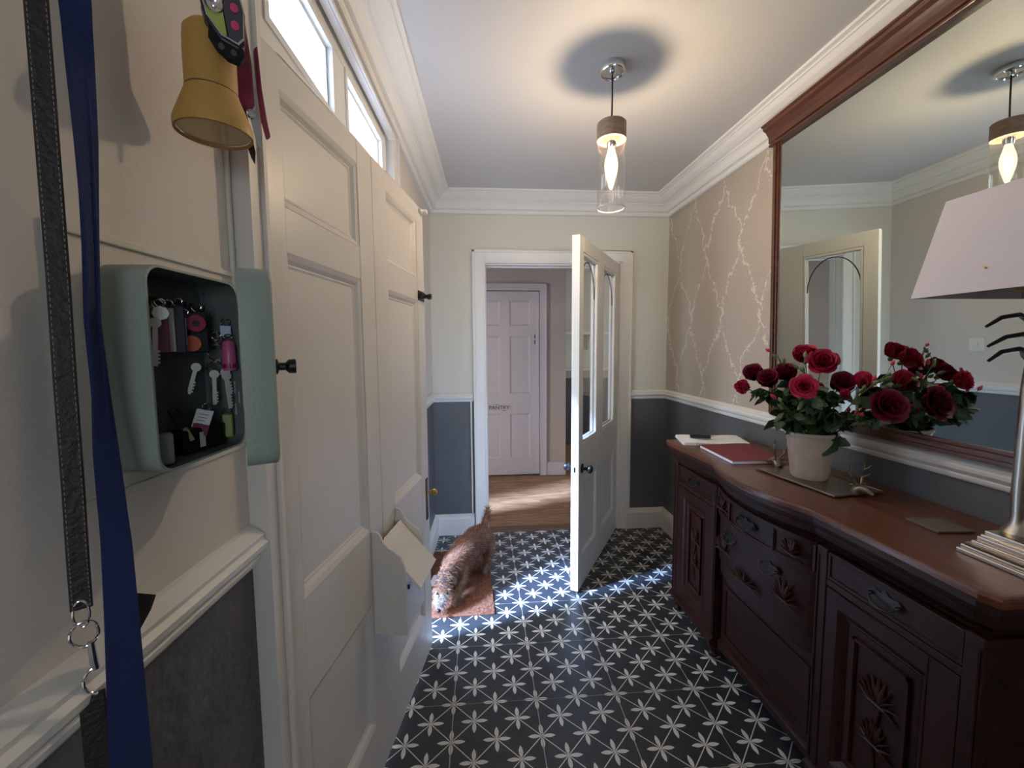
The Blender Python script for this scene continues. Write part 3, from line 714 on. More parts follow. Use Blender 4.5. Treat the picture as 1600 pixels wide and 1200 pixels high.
# ------------------------------------------------------------------ mirror leaning on the chair rail
mr = thing('wall_mirror', 'large mahogany framed mirror leaning on the chair rail above the sideboard', 'mirror', (1.382, 1.0, 1.097), (0, R(-1.5), R(-1.0)))
Y0, Y1, H = -.60, .972, 1.345
for s_ in (1, -1):
    mb = MB(); a = Y1 if s_ > 0 else Y0
    for (o_, w_, x0) in ((0, .012, .002), (.012, .014, -.004), (.026, .010, .004), (.036, .010, .010)):
        mb.box((x0, a-s_*o_, .0), (.022, a-s_*(o_+w_), H-.06))
    mb.build('frame_stile', mirror_wood, mr, bevel=.002)
mb = MB()
for (z, h_, x0) in ((0, .014, 0), (.014, .016, -.004), (.030, .012, .006)): mb.box((x0, Y0+.01, z), (.022, Y1-.01, z+h_))
mb.build('frame_rail', mirror_wood, mr, bevel=.002)
pr = [(.022, H-.092), (.006, H-.092), (.004, H-.080), (-.006, H-.076), (-.006, H-.052), (-.014, H-.040), (-.020, H-.030), (-.034, H-.020), (-.036, H-.010), (-.044, H-.006), (-.044, H), (.020, H)]
mb = MB().prism(pr, Y0-.02, Y1+.022, 'y')
mb.build('frame_cornice', mirror_wood, mr, bevel=.001)
MB().box((-.012, Y0-.008, H-.098), (.020, Y1+.012, H-.088)).build('frame_bead', mirror_wood, mr, bevel=.002)
mm = mat('mirror_silver', (214, 222, 216), .0, 1)
MB().box((.012, Y0+.03, .03), (.014, Y1-.03, H-.07)).build('mirror_glass', mm, mr)
MB().box((.014, Y0+.01, .01), (.021, Y1-.01, H-.07)).build('backing', mat('backing_board', (90, 70, 50), .9), mr)

# ------------------------------------------------------------------ table lamp
ZT = .9256
tl = thing('table_lamp', 'table lamp with stepped silver base and square tapered off-white shade', 'lamp', (1.214, .845, ZT))
silver = mat('silver', (196, 188, 176), .3, 1, bump=.03, bscale=90)
mb = MB()
for (h0, h1, a) in ((0, .010, .071), (.010, .020, .066), (.026, .034, .054), (.034, .046, .048), (.052, .062, .040)): mb.box((-a, -a, h0), (a, a, h1))
mb.prism([(-.060, -.060), (.060, -.060), (.060, .060), (-.060, .060)], .020, .026); mb.prism([(-.044, -.044), (.044, -.044), (.044, .044), (-.044, .044)], .046, .052)
mb.build('base', silver, tl, bevel=.002)
mb = MB()
for k in range(22):
    t = -.0575+.115*k/21
    for q in ((t, -.0595), (t, .0595), (-.0595, t), (.0595, t)): mb.sphere((q[0], q[1], .0235), .0034, 6, 4)
mb.build('beading', silver, tl, smooth=True)
pr = [(.030, .062), (.034, .072), (.026, .084), (.020, .095), (.019, .11), (.022, .16), (.022, .40), (.019, .46), (.026, .470), (.028, .480), (.016, .490), (.010, .50), (.010, .60), (.0, .60)]
MB().lathe(pr, seg=20).build('stem', silver, tl, smooth=True)
def frust(a, b_, z0, z1, flip=False):
    V = [(-a, -a, z0), (a, -a, z0), (a, a, z0), (-a, a, z0), (-b_, -b_, z1), (b_, -b_, z1), (b_, b_, z1), (-b_, b_, z1)]
    return V, [(k, (k+1) % 4, 4+(k+1) % 4, 4+k) for k in range(4)]
mb = MB(); Vo, Fo = frust(.1500, .1150, .610, .832); Vi, Fi = frust(.1475, .1125, .610, .832)
mb.add(Vo, Fo); mb.add(Vi, [tuple(reversed(f)) for f in Fi], 1)
for z_, o_ in ((0, 0), (4, 4)): 
    mb.add([Vo[o_+k] for k in range(4)]+[Vi[o_+k] for k in range(4)], [(k, (k+1) % 4, 4+(k+1) % 4, 4+k) for k in range(4)])
mb.build('lamp_shade', [mat('shade_linen', (224, 216, 220), .8, bump=.2, bscale=400), mat('shade_lining', (150, 142, 142), .8)], tl)
mb = MB().tube([(-.147, 0, .66), (0, 0, .60), (.147, 0, .66)], .002, 6).tube([(0, -.147, .66), (0, 0, .60), (0, .147, .66)], .002, 6).lathe([(.014, .585), (.014, .63), (.0, .632)], seg=12)
mb.build('shade_carrier', brass, tl)
mb = MB()
arm = mat('dark_bronze', (40, 34, 40), .35, .6)
for (z0, dx, dz, yo) in ((.49, -.17, .545, -.04), (.47, -.175, .505, -.05), (.44, -.165, .475, -.045)):
    mb.tube([(-.01, -.005, z0), (-.06, yo*.5, z0+(dz-z0)*.75+.015), (-.11, yo, dz+.012), (-.15, yo, dz+.006), (dx-.012, yo, dz-.012)], [.005, .0055, .005, .0045, .003], 8)
mb.build('curled_arm', arm, tl, smooth=True)

# ------------------------------------------------------------------ things on the sideboard
co = MB().box((-.050, -.046, 0), (.050, .046, .006)).build('coaster', mat('slate_coaster', (108, 100, 88), .45, var=.25, vscale=40), loc=(1.250, 1.045, ZT), rot=(0, 0, R(-4)), bevel=.0015)
co['label'] = 'square grey-brown coaster lying alone on the sideboard top'; co['category'] = 'coaster'

nb = thing('notebook', 'open white spiral notebook at the far end of the sideboard', 'notebook', (1.200, 2.120, ZT), (0, 0, R(-14)))
paper_m = mat('paper', (236, 234, 230), .7)
mb = MB()
for k in range(5): mb.box((-.160+.001*k, -.105+.0007*k, .0022*k), (.155-.0008*k, .105-.001*k, .0022*k+.0018))
mb.build('page_block', paper_m, nb)
# slightly lifted top sheet
V = []; F = []
for i in range(13):
    for j in range(2): V.append((-.158+.312*i/12, -.103+.206*j, .0115+.006*(i/12)**3+.002*math.sin(i*.8)))
for i in range(12): F.append((2*i, 2*i+2, 2*i+3, 2*i+1))
MB().add(V, F).build('top_sheet', paper_m, nb, smooth=True)
mb = MB()
for k in range(24):
    x = -.150+.30*k/23; mb.tube([(x, -.105+.006*math.cos(t), .006+.007*math.sin(t)) for t in [2*math.pi*i/8 for i in range(8)]], .0007, 5, closed=True)
mb.build('spiral_wire', steel, nb)
gd = thing('pen_case', 'small glossy black case lying on the white notebook', 'case', (1.150, 2.140, ZT+.018), (0, 0, R(-22)))
MB().box((-.050, -.017, 0), (.050, .017, .018)).build('body', black, gd, bevel=.004)
MB().tube([(.050, 0, .009), (.060, 0, .009), (.066, .004, .009)], .0022, 8).build('loop', steel, gd)
bk = thing('book', 'burgundy hardback book lying flat beside the tray', 'book', (1.178, 1.835, ZT), (0, 0, R(-3)))
red = mat('burgundy_cloth', (118, 34, 42), .6, bump=.2, bscale=500)
bw, bl = .118, .152
MB().box((-bw, -bl, 0), (bw, bl, .002)).box((-bw, -bl, .014), (bw, bl, .017)).box((-bw, bl-.003, 0), (bw, bl, .017)).build('cover', red, bk, bevel=.0008)
MB().box((-bw+.003, -bl+.003, .002), (bw-.003, bl-.003, .014)).build('page_block', paper_m, bk)
MB().box((-.012, -.07, .017), (-.009, .05, .0174)).build('stamped_line', mat('gilt', (160, 90, 70), .4, .5), bk)

tr = thing('tray', 'rectangular pewter tray with stag head handles under the flower pot', 'tray', (1.222, 1.455, ZT), (0, 0, R(7)))
pew = mat('pewter', (150, 138, 122), .35, .85, var=.2, vscale=20, bump=.15, bscale=60)
ta, tb_ = .100, .172
MB().box((-ta, -tb_, .004), (ta, tb_, .008)).box((-ta, -tb_, .008), (ta, -tb_+.004, .0105)).box((-ta, tb_-.004, .008), (ta, tb_, .0105)).box((-ta, -tb_, .008), (-ta+.004, tb_, .0105)).box((ta-.004, -tb_, .008), (ta, tb_, .0105)).box((-.08, -.14, 0), (.08, .14, .004)).build('tray_plate', pew, tr, bevel=.001)
def stag(s_, yy_):
    hd = MB()
    # head: neck block, tapering muzzle pointing outward, ears
    hd.tube([(.0, yy_, .008), (.0, yy_+s_*.006, .020), (0, yy_+s_*.020, .030), (0, yy_+s_*.040, .026), (0, yy_+s_*.058, .018)], [.015, .017, .015, .010, .005], 12)
    for e in (-1, 1): hd.tube([(e*.012, yy_+s_*.012, .036), (e*.026, yy_+s_*.006, .042), (e*.032, yy_+s_*.004, .040)], [.004, .005, .001], 8, flat=.5)
    ho = hd.build('stag_head', pew, tr, smooth=True)
    for e in (-1, 1):
        a = MB(); base_ = [(e*.008, yy_+s_*.010, .040), (e*.020, yy_+s_*.002, .060), (e*.030, yy_-s_*.004, .082), (e*.030, yy_-s_*.002, .104), (e*.024, yy_, .120)]
        a.tube(base_, [.0035, .0032, .0028, .0022, .001], 8)
        a.tube([base_[1], (e*.030, yy_+s_*.012, .068), (e*.032, yy_+s_*.018, .076)], [.0028, .002, .0008], 6)
        a.tube([base_[2], (e*.040, yy_+s_*.006, .092), (e*.044, yy_+s_*.010, .102)], [.0025, .002, .0008], 6)
        a.tube([base_[3], (e*.036, yy_-s_*.010, .112), (e*.038, yy_-s_*.012, .122)], [.002, .0016, .0007], 6)
        a.build('antler', pew, ho, smooth=True)
stag(-1, -.158); stag(1, .158)
# pot
pot = thing('flower_pot', 'cream crackle-glazed flower pot standing on the pewter tray', 'flower pot', (1.222, 1.478, ZT+.008))
cer = mat('cream_ceramic', (204, 184, 164), .4, var=.14, vscale=18, bump=.15, bscale=50)
MB().lathe([(.0, .004), (.055, .0), (.058, .004), (.062, .020), (.078, .150), (.082, .160), (.085, .163), (.085, .172), (.080, .174), (.077, .170), (.075, .150), (.060, .03), (0, .025)], seg=48).build('pot_body', cer, pot, smooth=True)
MB().lathe([(0, .120), (.070, .120), (.070, .124), (0, .128)], seg=24).build('soil', mat('soil', (30, 24, 20), .95), pot)

# ------------------------------------------------------------------ roses
def petal_mesh(mb, base, ang, tilt, size, curl, wid, rs):
    """a cupped petal: grid 4x4"""
    n = 5; V = []; F = []
    for i in range(n):
        t = i/(n-1)
        for j in range(n):
            s_ = (j/(n-1)-.5)*2
            ww = wid*math.sin(math.pi*(.18+.66*t))**.8
            xx = s_*ww*size; cup = .34*(s_*s_)*ww*size
            rad = math.sin(tilt)*t*size-cup*math.cos(tilt)*1.0+curl*size*t**4
            hh = math.cos(tilt)*t*size+cup*math.sin(tilt)-curl*.6*size*t**4+rs.uniform(-.01, .01)*size
            ca, sa = math.cos(ang), math.sin(ang)
            V.append((base[0]+rad*ca-xx*sa, base[1]+rad*sa+xx*ca, base[2]+hh))
    for i in range(n-1):
        for j in range(n-1): F.append((i*n+j, i*n+j+1, (i+1)*n+j+1, (i+1)*n+j))
    mb.add(V, F)
def bloom(openness, seed):
    rs = random.Random(seed); mb = MB(); k = 0
    for layer, (cnt, til, sz, cu, wd) in enumerate(((3, .04, .74, -.03, .40), (4, .13, .84, -.04, .48), (5, .26, .92, -.02, .54), (5, .42, .98, .10, .60), (5, .60, 1.0, .22, .66), (5, .85, .92, .34, .66))):
        if layer > 5*openness+.9: break
        for q in range(cnt):
            petal_mesh(mb, (0, 0, 0), 2*math.pi*q/cnt+layer*.7+rs.uniform(-.15, .15), til*openness+rs.uniform(-.05, .05), .040*sz, cu*openness, wd, rs)
    me = mb.mesh('bloom', mat('rose_petal', (168, 20, 52), .5, var=.35, vscale=60), True); return me
def rose_mats():
    return [mat('rose_petal_crimson', (178, 26, 66), .5, var=.3, vscale=60), mat('rose_petal_pink', (212, 52, 92), .5, var=.25, vscale=60), mat('rose_petal_dark', (128, 16, 50), .5, var=.35, vscale=60)]
green = mat('leaf_green', (52, 82, 50), .40, var=.35, vscale=25, bump=.2, bscale=70)
stemg = mat('stem_green', (84, 104, 52), .5)
budg = mat('bud_green', (104, 122, 74), .5, var=.2, vscale=40)
blooms = {}
def bloom_me(o_, c_):
    key = (o_, c_)
    if key not in blooms:
        me = bloom(o_, int(o_*100)); me.materials.clear(); me.materials.append(rose_mats()[c_]); blooms[key] = me
    return blooms[key]
def leaf_me():
    V = []; F = []; n = 7
    for i in range(n):
        t = i/(n-1); w_ = .36*math.sin(math.pi*min(1, .04+.96*t)**.85)+.01
        for j in (-1, -.5, 0, .5, 1): V.append((t, j*w_*(1+.06*((i % 2)*2-1)*abs(j)), .10*abs(j)*w_*2-.22*t*t))
    for i in range(n-1):
        for j in range(4): F.append((i*5+j, i*5+j+1, (i+1)*5+j+1, (i+1)*5+j))
    return MB().add(V, F).mesh('leaf', green, True)
LEAF = leaf_me()
calyx_me = MB().lathe([(.003, -.014), (.007, -.010), (.009, -.003), (.006, .004), (0, .005)], seg=10).mesh('calyx', budg, True)
def bud_mb(mb, p0, d, L, r_=.006):
    d = Vector(d).normalized(); p0 = Vector(p0)
    mb.tube([p0, p0+d*L*.25, p0+d*L*.55, p0+d*L*.85, p0+d*L], [r_*.45, r_, r_*.95, r_*.45, r_*.1], 8)
rr = random.Random(11)
PB = Vector((1.222, 1.478, ZT+.008+.125))
def orient(o, d, spin=0):
    o.rotation_mode = 'QUATERNION'; o.rotation_quaternion = Vector(d).normalized().to_track_quat('Z', 'Y') @ Matrix.Rotation(spin, 4, 'Z').to_quaternion()
def leafset(parent, inv, p0, d, n=3, sz=.040):
    d = Vector(d).normalized(); side = d.cross(Vector((0, 0, 1))).normalized()
    spots = [(0, d)]+[(1, (d*.25+side*s_)) for s_ in (1, -1)]
    for k in range(n):
        b0_, dd = spots[k % 3]
        o = bpy.data.objects.new('leaf', LEAF); C.objects.link(o); o.parent = parent
        L_ = sz*(1 if k == 0 else .85)*rr.uniform(.85, 1.15)
        q = p0-d*(.006 if k else 0); o.location = inv(q)
        X_ = Vector(dd).normalized(); Z_ = Vector((0, 0, 1)); Y_ = Z_.cross(X_).normalized(); Z_ = X_.cross(Y_)
        M_ = Matrix((X_, Y_, Z_)).transposed() @ Matrix.Rotation(rr.uniform(-1.25, 1.25), 3, 'X') @ Matrix.Rotation(rr.uniform(-.2, .6), 3, 'Y')
        o.rotation_euler = M_.to_euler(); o.scale = (L_, L_, L_)
def flower(label, tip, kind, opn=1.0, colr=0, sc_=1.0, face=None, leaves=3, group=None, buds=None, low=0.0):
    tip = Vector(tip); base_ = PB+Vector((rr.uniform(-.03, .03), rr.uniform(-.03, .03), 0))
    out = (tip-base_); ctrl = base_+Vector((out.x*.35, out.y*.35, out.z*.62))
    pts = [base_+(ctrl-base_)*t*2*(1-t)+(tip-base_)*t*t for t in [k/8 for k in range(9)]]
    root = thing(kind, label, 'rose' if kind == 'rose' else 'rosebud', tuple(base_), group=group)
    inv = lambda q: Vector(q)-base_
    MB().tube([inv(q) for q in pts], [.0024-.0008*k/8 for k in range(9)], 7).build('stem', stemg, root, smooth=True)
    d = (pts[-1]-pts[-2]).normalized()
    fd = Vector(face).normalized() if face else d
    if kind == 'rose':
        o = bpy.data.objects.new('bloom', bloom_me(opn, colr)); C.objects.link(o); o.parent = root; o.location = inv(tip); orient(o, fd, rr.uniform(0, 6)); o.scale = (sc_,)*3
        o = bpy.data.objects.new('calyx', calyx_me); C.objects.link(o); o.parent = root; o.location = inv(tip); orient(o, fd)
    else:
        for k in range(buds or 4):
            mb = MB(); q = pts[-1]-(pts[-1]-pts[5])*(k/(buds or 4)); dd = d+Vector((rr.uniform(-.9, .9), rr.uniform(-.9, .9), rr.uniform(-.1, .7)))
            dd.normalize(); e = q+dd*rr.uniform(.018, .04)
            mb.tube([inv(q), inv((q+e)/2+Vector((0, 0, .003))), inv(e)], .0011, 5); mb.build('stalk', stemg, root, smooth=True)
            mb = MB(); bud_mb(mb, inv(e), dd, rr.uniform(.018, .026)); 
            mb.build('bud', budg if k % 4 or colr == 0 else rose_mats()[1], root, smooth=True)
    for k in range(leaves):
        i = 3+(k*5//max(1, leaves)); q = pts[min(i, 7)]
        a = rr.uniform(0, 6.283); leafset(root, inv, q, (math.cos(a)+out.x*3, math.sin(a)+out.y*3, rr.uniform(-.35, .3)), 3, rr.uniform(.042, .058))
    return root
FL = [  # label, position, open, colour, scale, facing, leaf sprays
 ('large crimson rose at the top of the bouquet', (1.242, 1.47, 1.350), .82, 0, 1.55, (-.45, -.65, .45), 2),
 ('crimson rose partly behind the topmost bloom', (1.225, 1.53, 1.365), .80, 0, 1.55, (-.3, -.3, .8), 2),
 ('bright rose facing the viewer in the middle of the bouquet', (1.117, 1.40, 1.276), .85, 1, 1.28, (-.5, -.8, .25), 3),
 ('dark rose on the right side of the bouquet towards the mirror', (1.289, 1.44, 1.272), .78, 2, 1.5, (-.3, -.6, .5), 3),
 ('leftmost small pink rose of the bouquet', (.990, 1.52, 1.267), .6, 1, 1.2, (-.8, -.3, .2), 3),
 ('dark rose above the leftmost small pink rose', (1.044, 1.55, 1.303), .75, 2, 1.35, (-.5, -.3, .6), 2),
 ('dark red rose third from the left of the bouquet', (1.068, 1.50, 1.285), .75, 2, 1.4, (-.5, -.4, .5), 3),
 ('dark red rose between the left cluster and the topmost bloom', (1.144, 1.52, 1.300), .75, 2, 1.45, (-.35, -.35, .8), 3),
 ('small pink rose held out towards the mirror glass', (1.325, 1.391, 1.284), .6, 1, 1.25, (-.1, -.3, .8), 3),
 ('big dark rose lowest on the mirror side of the bouquet', (1.320, 1.305, 1.215), .82, 2, 1.75, (-.2, -.75, .3), 3),
 ('tiny pink rose just below the dark right-hand rose', (1.234, 1.36, 1.252), .5, 1, .75, (-.3, -.7, .4), 1),
 ('half-hidden pink rose behind the bright middle bloom', (1.30, 1.555, 1.249), .5, 1, .85, (0, -.3, .9), 1),
]
for (lab, q, op, co_, s_, fc, lv) in FL:
    flower(lab, q, 'rose', op, co_, s_, fc, lv, group='roses in the cream pot')
BD = [('bud spray rising left of the topmost rose', (1.107, 1.52, 1.385), 4, 1), ('long bud spray reaching right towards the mirror', (1.320, 1.296, 1.325), 7, 1),
      ('bud spray arching low between the pot and the mirror', (1.315, 1.380, 1.190), 8, 1), ('short bud spray under the topmost rose', (1.149, 1.44, 1.345), 4, 0),
      ('bud spray among the leaves at the left of the pot', (1.04, 1.40, 1.224), 4, 1), ('thin bud spray drooping right of the pot rim', (1.280, 1.34, 1.165), 8, 1)]
for (lab, q, nb_, c_) in BD:
    flower(lab, q, 'rosebud_spray', colr=c_, buds=nb_, leaves=2, group='bud sprays in the cream pot')
FO = [('leafy stem spilling over the left of the pot rim', (1.085, 1.46, 1.150), 5), ('leafy stem hanging over the right of the pot rim', (1.254, 1.41, 1.085), 5), ('leafy stem at the front of the bouquet', (1.118, 1.36, 1.235), 9),
      ('leafy stem at the far left of the bouquet', (1.045, 1.52, 1.245), 8), ('leafy stem pointing at the mirror', (1.315, 1.33, 1.19), 7), ('dense leafy stem in the centre back of the bouquet', (1.280, 1.55, 1.245), 8), ('leafy stem low on the right front of the bouquet', (1.19, 1.34, 1.185), 8),
      ('leafy stem filling the heart of the bouquet', (1.134, 1.44, 1.245), 9), ('leafy stem reaching past the right of the pot', (1.315, 1.436, 1.18), 6), ('low leafy stem left of the pot front', (1.075, 1.40, 1.180), 8), ('leafy stem between the bright rose and the dark right-hand rose', (1.20, 1.39, 1.25), 9),
      ('leafy stem behind the topmost rose', (1.20, 1.56, 1.29), 6)]
for (lab, q, lv) in FO:
    q = Vector(q)
    base_ = PB+Vector((rr.uniform(-.03, .03), rr.uniform(-.03, .03), 0)); out = q-base_
    root = thing('leafy_stem', lab, 'foliage', tuple(base_), group='leafy stems in the cream pot')
    ctrl = base_+Vector((out.x*.3, out.y*.3, max(.07, out.z*.9)))
    pts = [base_+(ctrl-base_)*t*2*(1-t)+(q-base_)*t*t for t in [k/8 for k in range(9)]]
    inv = lambda a, b=base_: Vector(a)-b
    MB().tube([inv(a) for a in pts], .0015, 6).build('stem', stemg, root, smooth=True)
    for k in range(lv):
        a = rr.uniform(0, 6.283); leafset(root, inv, pts[8-(k % 6)], (math.cos(a)*.7+out.x*4, math.sin(a)*.7+out.y*4, rr.uniform(-.5, .2)), 3, rr.uniform(.046, .066))

# ------------------------------------------------------------------ left wall: panel bead, key cabinet, leads, torch
mb = MB()
for (a, b_) in (((0, .470, 1.545), (.005, .782, 1.554)), ((0, .470, 1.250), (.005, .782, 1.258)), ((0, .466, 1.250), (.005, .474, 1.554)), ((0, .774, 1.250), (.006, .782, 2.35))): mb.box(a, b_)
mb.xf(LW).build('trim_panel_bead', cream, bevel=.0015, **S)

def rrect(y0, y1, z0, z1, r_, n=6):
    out = []
    for (cy, cz, a0) in ((y1-r_, z1-r_, 0), (y0+r_, z1-r_, 90), (y0+r_, z0+r_, 180), (y1-r_, z0+r_, 270)):
        for k in range(n+1):
            a = R(a0+90*k/n); out.append((cy+r_*math.cos(a), cz+r_*math.sin(a)))
    return out
def shell(y0, y1, z0, z1, xback, xopen, r_, t=.003, lip=.004):
    """open rounded box: closed at xback, open at xopen"""
    s_ = 1 if xopen > xback else -1
    rings = [(xback, rrect(y0+lip, y1-lip, z0+lip, z1-lip, r_)), (xback+s_*lip*.35, rrect(y0+lip*.35, y1-lip*.35, z0+lip*.35, z1-lip*.35, r_)), (xback+s_*lip, rrect(y0, y1, z0, z1, r_)), (xopen, rrect(y0, y1, z0, z1, r_)),
             (xopen, rrect(y0+t, y1-t, z0+t, z1-t, r_-t*.6)), (xback+s_*t, rrect(y0+t, y1-t, z0+t, z1-t, r_-t*.6))]
    n = len(rings[0][1]); V = []; F = []; mi = []
    for x, rg in rings: V += [(x, a, b_) for a, b_ in rg]
    m_ = MB()
    for i in range(len(rings)-1):
        for k in range(n): F.append((i*n+k, i*n+(k+1) % n, (i+1)*n+(k+1) % n, (i+1)*n+k)); mi.append(1 if i == 4 else 0)
    F.append(tuple(range(n))); mi.append(0); F.append(tuple((len(rings)-1)*n+k for k in range(n))); mi.append(1)
    m_.v = V; m_.f = F; m_.mi = mi; return m_
KC = Vector((0, .60, 1.40))
sage = mat('sage_enamel', (150, 162, 152), .42, bump=.15, bscale=260)
inner = mat('sage_enamel_shaded', (98, 104, 102), .5, bump=.1, bscale=200)  # same enamel made darker, with the inside shade put into the colour
kc = thing('key_cabinet', 'sage green metal key cabinet on the left wall with its lid ajar', 'cabinet', lw(0, .60, 1.40), LROT)
def kl(s_, z): return (s_-.60, z-1.40)
shell(-.085, .090, -.123, .121, .001, .058, .022).build('body', [sage, inner], kc, smooth=True)
# lid hinged along the far edge
lid = shell(-.178, 0, -.123, .121, .036, 0.0, .020).build('lid', [sage, inner], kc, loc=(.060, .090, 0), rot=(0, 0, R(29)), smooth=True)
MB().lathe([(.010, 0), (.010, .003), (.005, .005), (.005, .012), (.009, .016), (.0095, .024), (0, .025)], (.036, -.150, .0), 16, axis='x').build('knob', black, lid, smooth=True)
for zz_ in (-.08, .08): MB().lathe([(.003, zz_-.012), (.003, zz_+.012)], (.060, .090, 0), 8).build('hinge', steel, kc)
def hookrail(zc, y0, y1, n):
    MB().box((.004, y0, zc-.006), (.007, y1, zc+.006)).build('hook_rail', dark_steel, kc, bevel=.001)
    for k in range(n):
        yy_ = y0+.012+(y1-y0-.024)*k/(n-1)
        MB().tube([(.006, yy_, zc), (.014, yy_, zc-.006), (.020, yy_, zc-.004), (.022, yy_, zc+.004)], .0012, 6).build('hook', steel, kc, smooth=True)
hookrail(.085, -.075, .072, 6)
# pierced strip and small hooks on the far side wall
MB().box((.010, .0835, -.118), (.0125, .0865, .112)).build('side_strip', steel, kc)
for zz_ in (.080, -.030): MB().tube([(.012, .0855, zz_), (.020, .078, zz_-.010), (.026, .074, zz_-.006), (.028, .074, zz_+.004)], .001, 6).build('hook', steel, kc, smooth=True)
for k, (a, b_) in enumerate(((.040, -.02), (.047, -.045), (.040, -.055), (.047, -.078), (.053, -.06))):
    MB().box((a, .0855, b_), (a+.0016, .0868, b_+.018)).build('slot', mat('slot_pale', (170, 176, 176), .5), kc)

def kthing(name, label, cat, off, s_, z, rot=0, tilt=0):
    o = thing(name, label, cat, lw(off, s_, z)); o.rotation_euler = (R(tilt), 0, R(-1.6+rot)); return o
def ring(mb, c, r_, t=.0011, ax='x'):
    pts = [(c[0], c[1]+r_*math.cos(2*math.pi*k/16), c[2]+r_*math.sin(2*math.pi*k/16)) if ax == 'x' else (c[0]+r_*math.cos(2*math.pi*k/16), c[1], c[2]+r_*math.sin(2*math.pi*k/16)) for k in range(16)]
    mb.tube(pts, t, 6, closed=True); return mb
plastic = lambda n, c: mat(n, c, .35)
burg = plastic('burgundy_plastic', (112, 36, 66)); navy = plastic('navy_plastic', (28, 36, 58)); whitep = plastic('white_card', (206, 208, 210)); pink = plastic('pink_plastic', (204, 96, 146)); redp = plastic('crimson_plastic', (150, 28, 62)); orangep = plastic('orange_plastic', (200, 96, 52)); beigep = plastic('beige_plastic', (128, 136, 130)); greenp = plastic('green_band', (120, 140, 50)); blackp = black
def fob(name, label, cat, off, s_, z, w_, h_, t_, m_, rot=-50, tilt=0, extra=None):
    o = kthing(name, label, cat, off, s_, z, rot, tilt)
    MB().box((-t_/2, -w_/2, -h_), (t_/2, w_/2, 0)).build('tag', m_, o, bevel=min(.002, t_*.3))
    b = ring(MB(), (0, 0, .005), .0055).build('split_ring', steel, o, smooth=True)
    return o
keysteel = mat('key_steel', (150, 148, 142), .35, .9)
def key(parent, c, L, m_=keysteel, tilt=0, name='key'):
    mb = MB(); mb.lathe([(.0062, -.001), (.0062, .001)], c, 14, axis='x'); mb.box((c[0]-.001, c[1]-.0025, c[2]-L), (c[0]+.001, c[1]+.0025, c[2]-.006))
    for k in range(4): mb.box((c[0]-.001, c[1]+.0025, c[2]-L+.003+k*.0045), (c[0]+.001, c[1]+.0045, c[2]-L+.0055+k*.0045))
    o = mb.build(name, m_, parent); o.rotation_euler = (R(tilt), 0, 0); return o
o = fob('key_tag', 'ribbed burgundy key tag hanging at the left of the cabinet', 'key tag', .030, .568, 1.474, .020, .055, .004, burg)
for k in range(4): MB().box((.002, -.008+k*.0045, -.050), (.003, -.006+k*.0045, -.006)).build('rib', burg, o)
fob('key_tag', 'white card key tag beside the burgundy one', 'key tag', .028, .588, 1.476, .011, .056, .002, whitep)
fob('key_tag', 'dark navy key tag right of the white card tag', 'key tag', .030, .602, 1.480, .014, .062, .005, navy)
fob('key_tag', 'narrow pale key tag between the navy tag and the crimson disc', 'key tag', .031, .6105, 1.466, .005, .038, .003, whitep)
o = kthing('key_fob', 'silver octagonal disc fob at the far left of the hooks', 'key fob', .042, .556, 1.467, -50)
MB().lathe([(.0085, -.001), (.0085, .001)], seg=8, axis='x').build('disc', mat('disc_white', (232, 236, 236), .4), o); ring(MB(), (0, 0, .012), .005).build('split_ring', steel, o)
o = kthing('key_bunch', 'long thin silver key hanging below the octagonal disc', 'key', .040, .549, 1.455, -50); key(o, (0, 0, 0), .052, tilt=-3)
o = kthing('key_fob', 'round crimson fob with a dark centre', 'key fob', .032, .632, 1.459, -50)
MB().lathe([(.012, -.002), (.012, .002)], seg=24, axis='x').build('disc', redp, o, bevel=.0008); MB().lathe([(.0045, .002), (.0045, .0028)], seg=16, axis='x').build('centre', black, o)
MB().lathe([(.011, -.0015), (.011, .0015)], (-.002, -.006, -.028), 20, axis='x').build('orange_disc', orangep, o)
fob('key_fob', 'large black car key fob in the middle of the cabinet', 'key fob', .024, .648, 1.476, .024, .058, .010, blackp)
o = kthing('key_bunch', 'bunch of steel keys on two large split rings in the middle of the cabinet', 'keys', .036, .668, 1.452, -55)
for k, (a, b_, r_) in enumerate(((0, -.034, .0115), (.001, -.056, .0105), (-.003, -.058, .0105), (0, -.010, .006))): ring(MB(), (0, a, b_), r_, .0012).build('split_ring', chrome, o, smooth=True)
for k in range(3): ring(MB(), (0, .001, -.006-k*.009), .0045, .0009, 'x' if k % 2 else 'y').build('chain_link', steel, o)
for (c, L, t_) in (((.001, .004, -.064), .055, 4), ((-.003, -.010, -.060), .040, -16), ((.002, -.003, -.066), .045, -2), ((.0, .0, -.07), .028, 8)): key(o, c, L, tilt=t_)
o = kthing('key_tag', 'white paper label on a burgundy tag at the bottom of the cabinet', 'key tag', .040, .628, 1.338, -50, -18)
MB().box((-.001, -.010, -.026), (.001, .010, 0)).build('paper_label', whitep, o); MB().box((-.002, -.009, -.036), (.0015, .011, -.020)).build('tag', burg, o, bevel=.001); ring(MB(), (0, 0, .004), .005).build('split_ring', steel, o)
for k in range(4): MB().box((.0011, -.006, -.007-k*.0045), (.0013, .005-.001*k, -.0062-k*.0045)).build('writing', mat('ink', (70, 70, 90), .8), o)
o = kthing('key_holder', 'black box-shaped holder with a small white label on the cabinet floor', 'holder', .026, .632, 1.281, -8)
MB().box((-.012, -.036, 0), (.012, .036, .034)).build('case', blackp, o, bevel=.004); MB().box((.012, -.012, .006), (.0126, -.003, .027)).build('label_patch', whitep, o)
o = kthing('socket_adaptor', 'grey-beige plastic block with two round holes in the cabinet bottom corner', 'adaptor', .034, .5425, 1.281, -42)
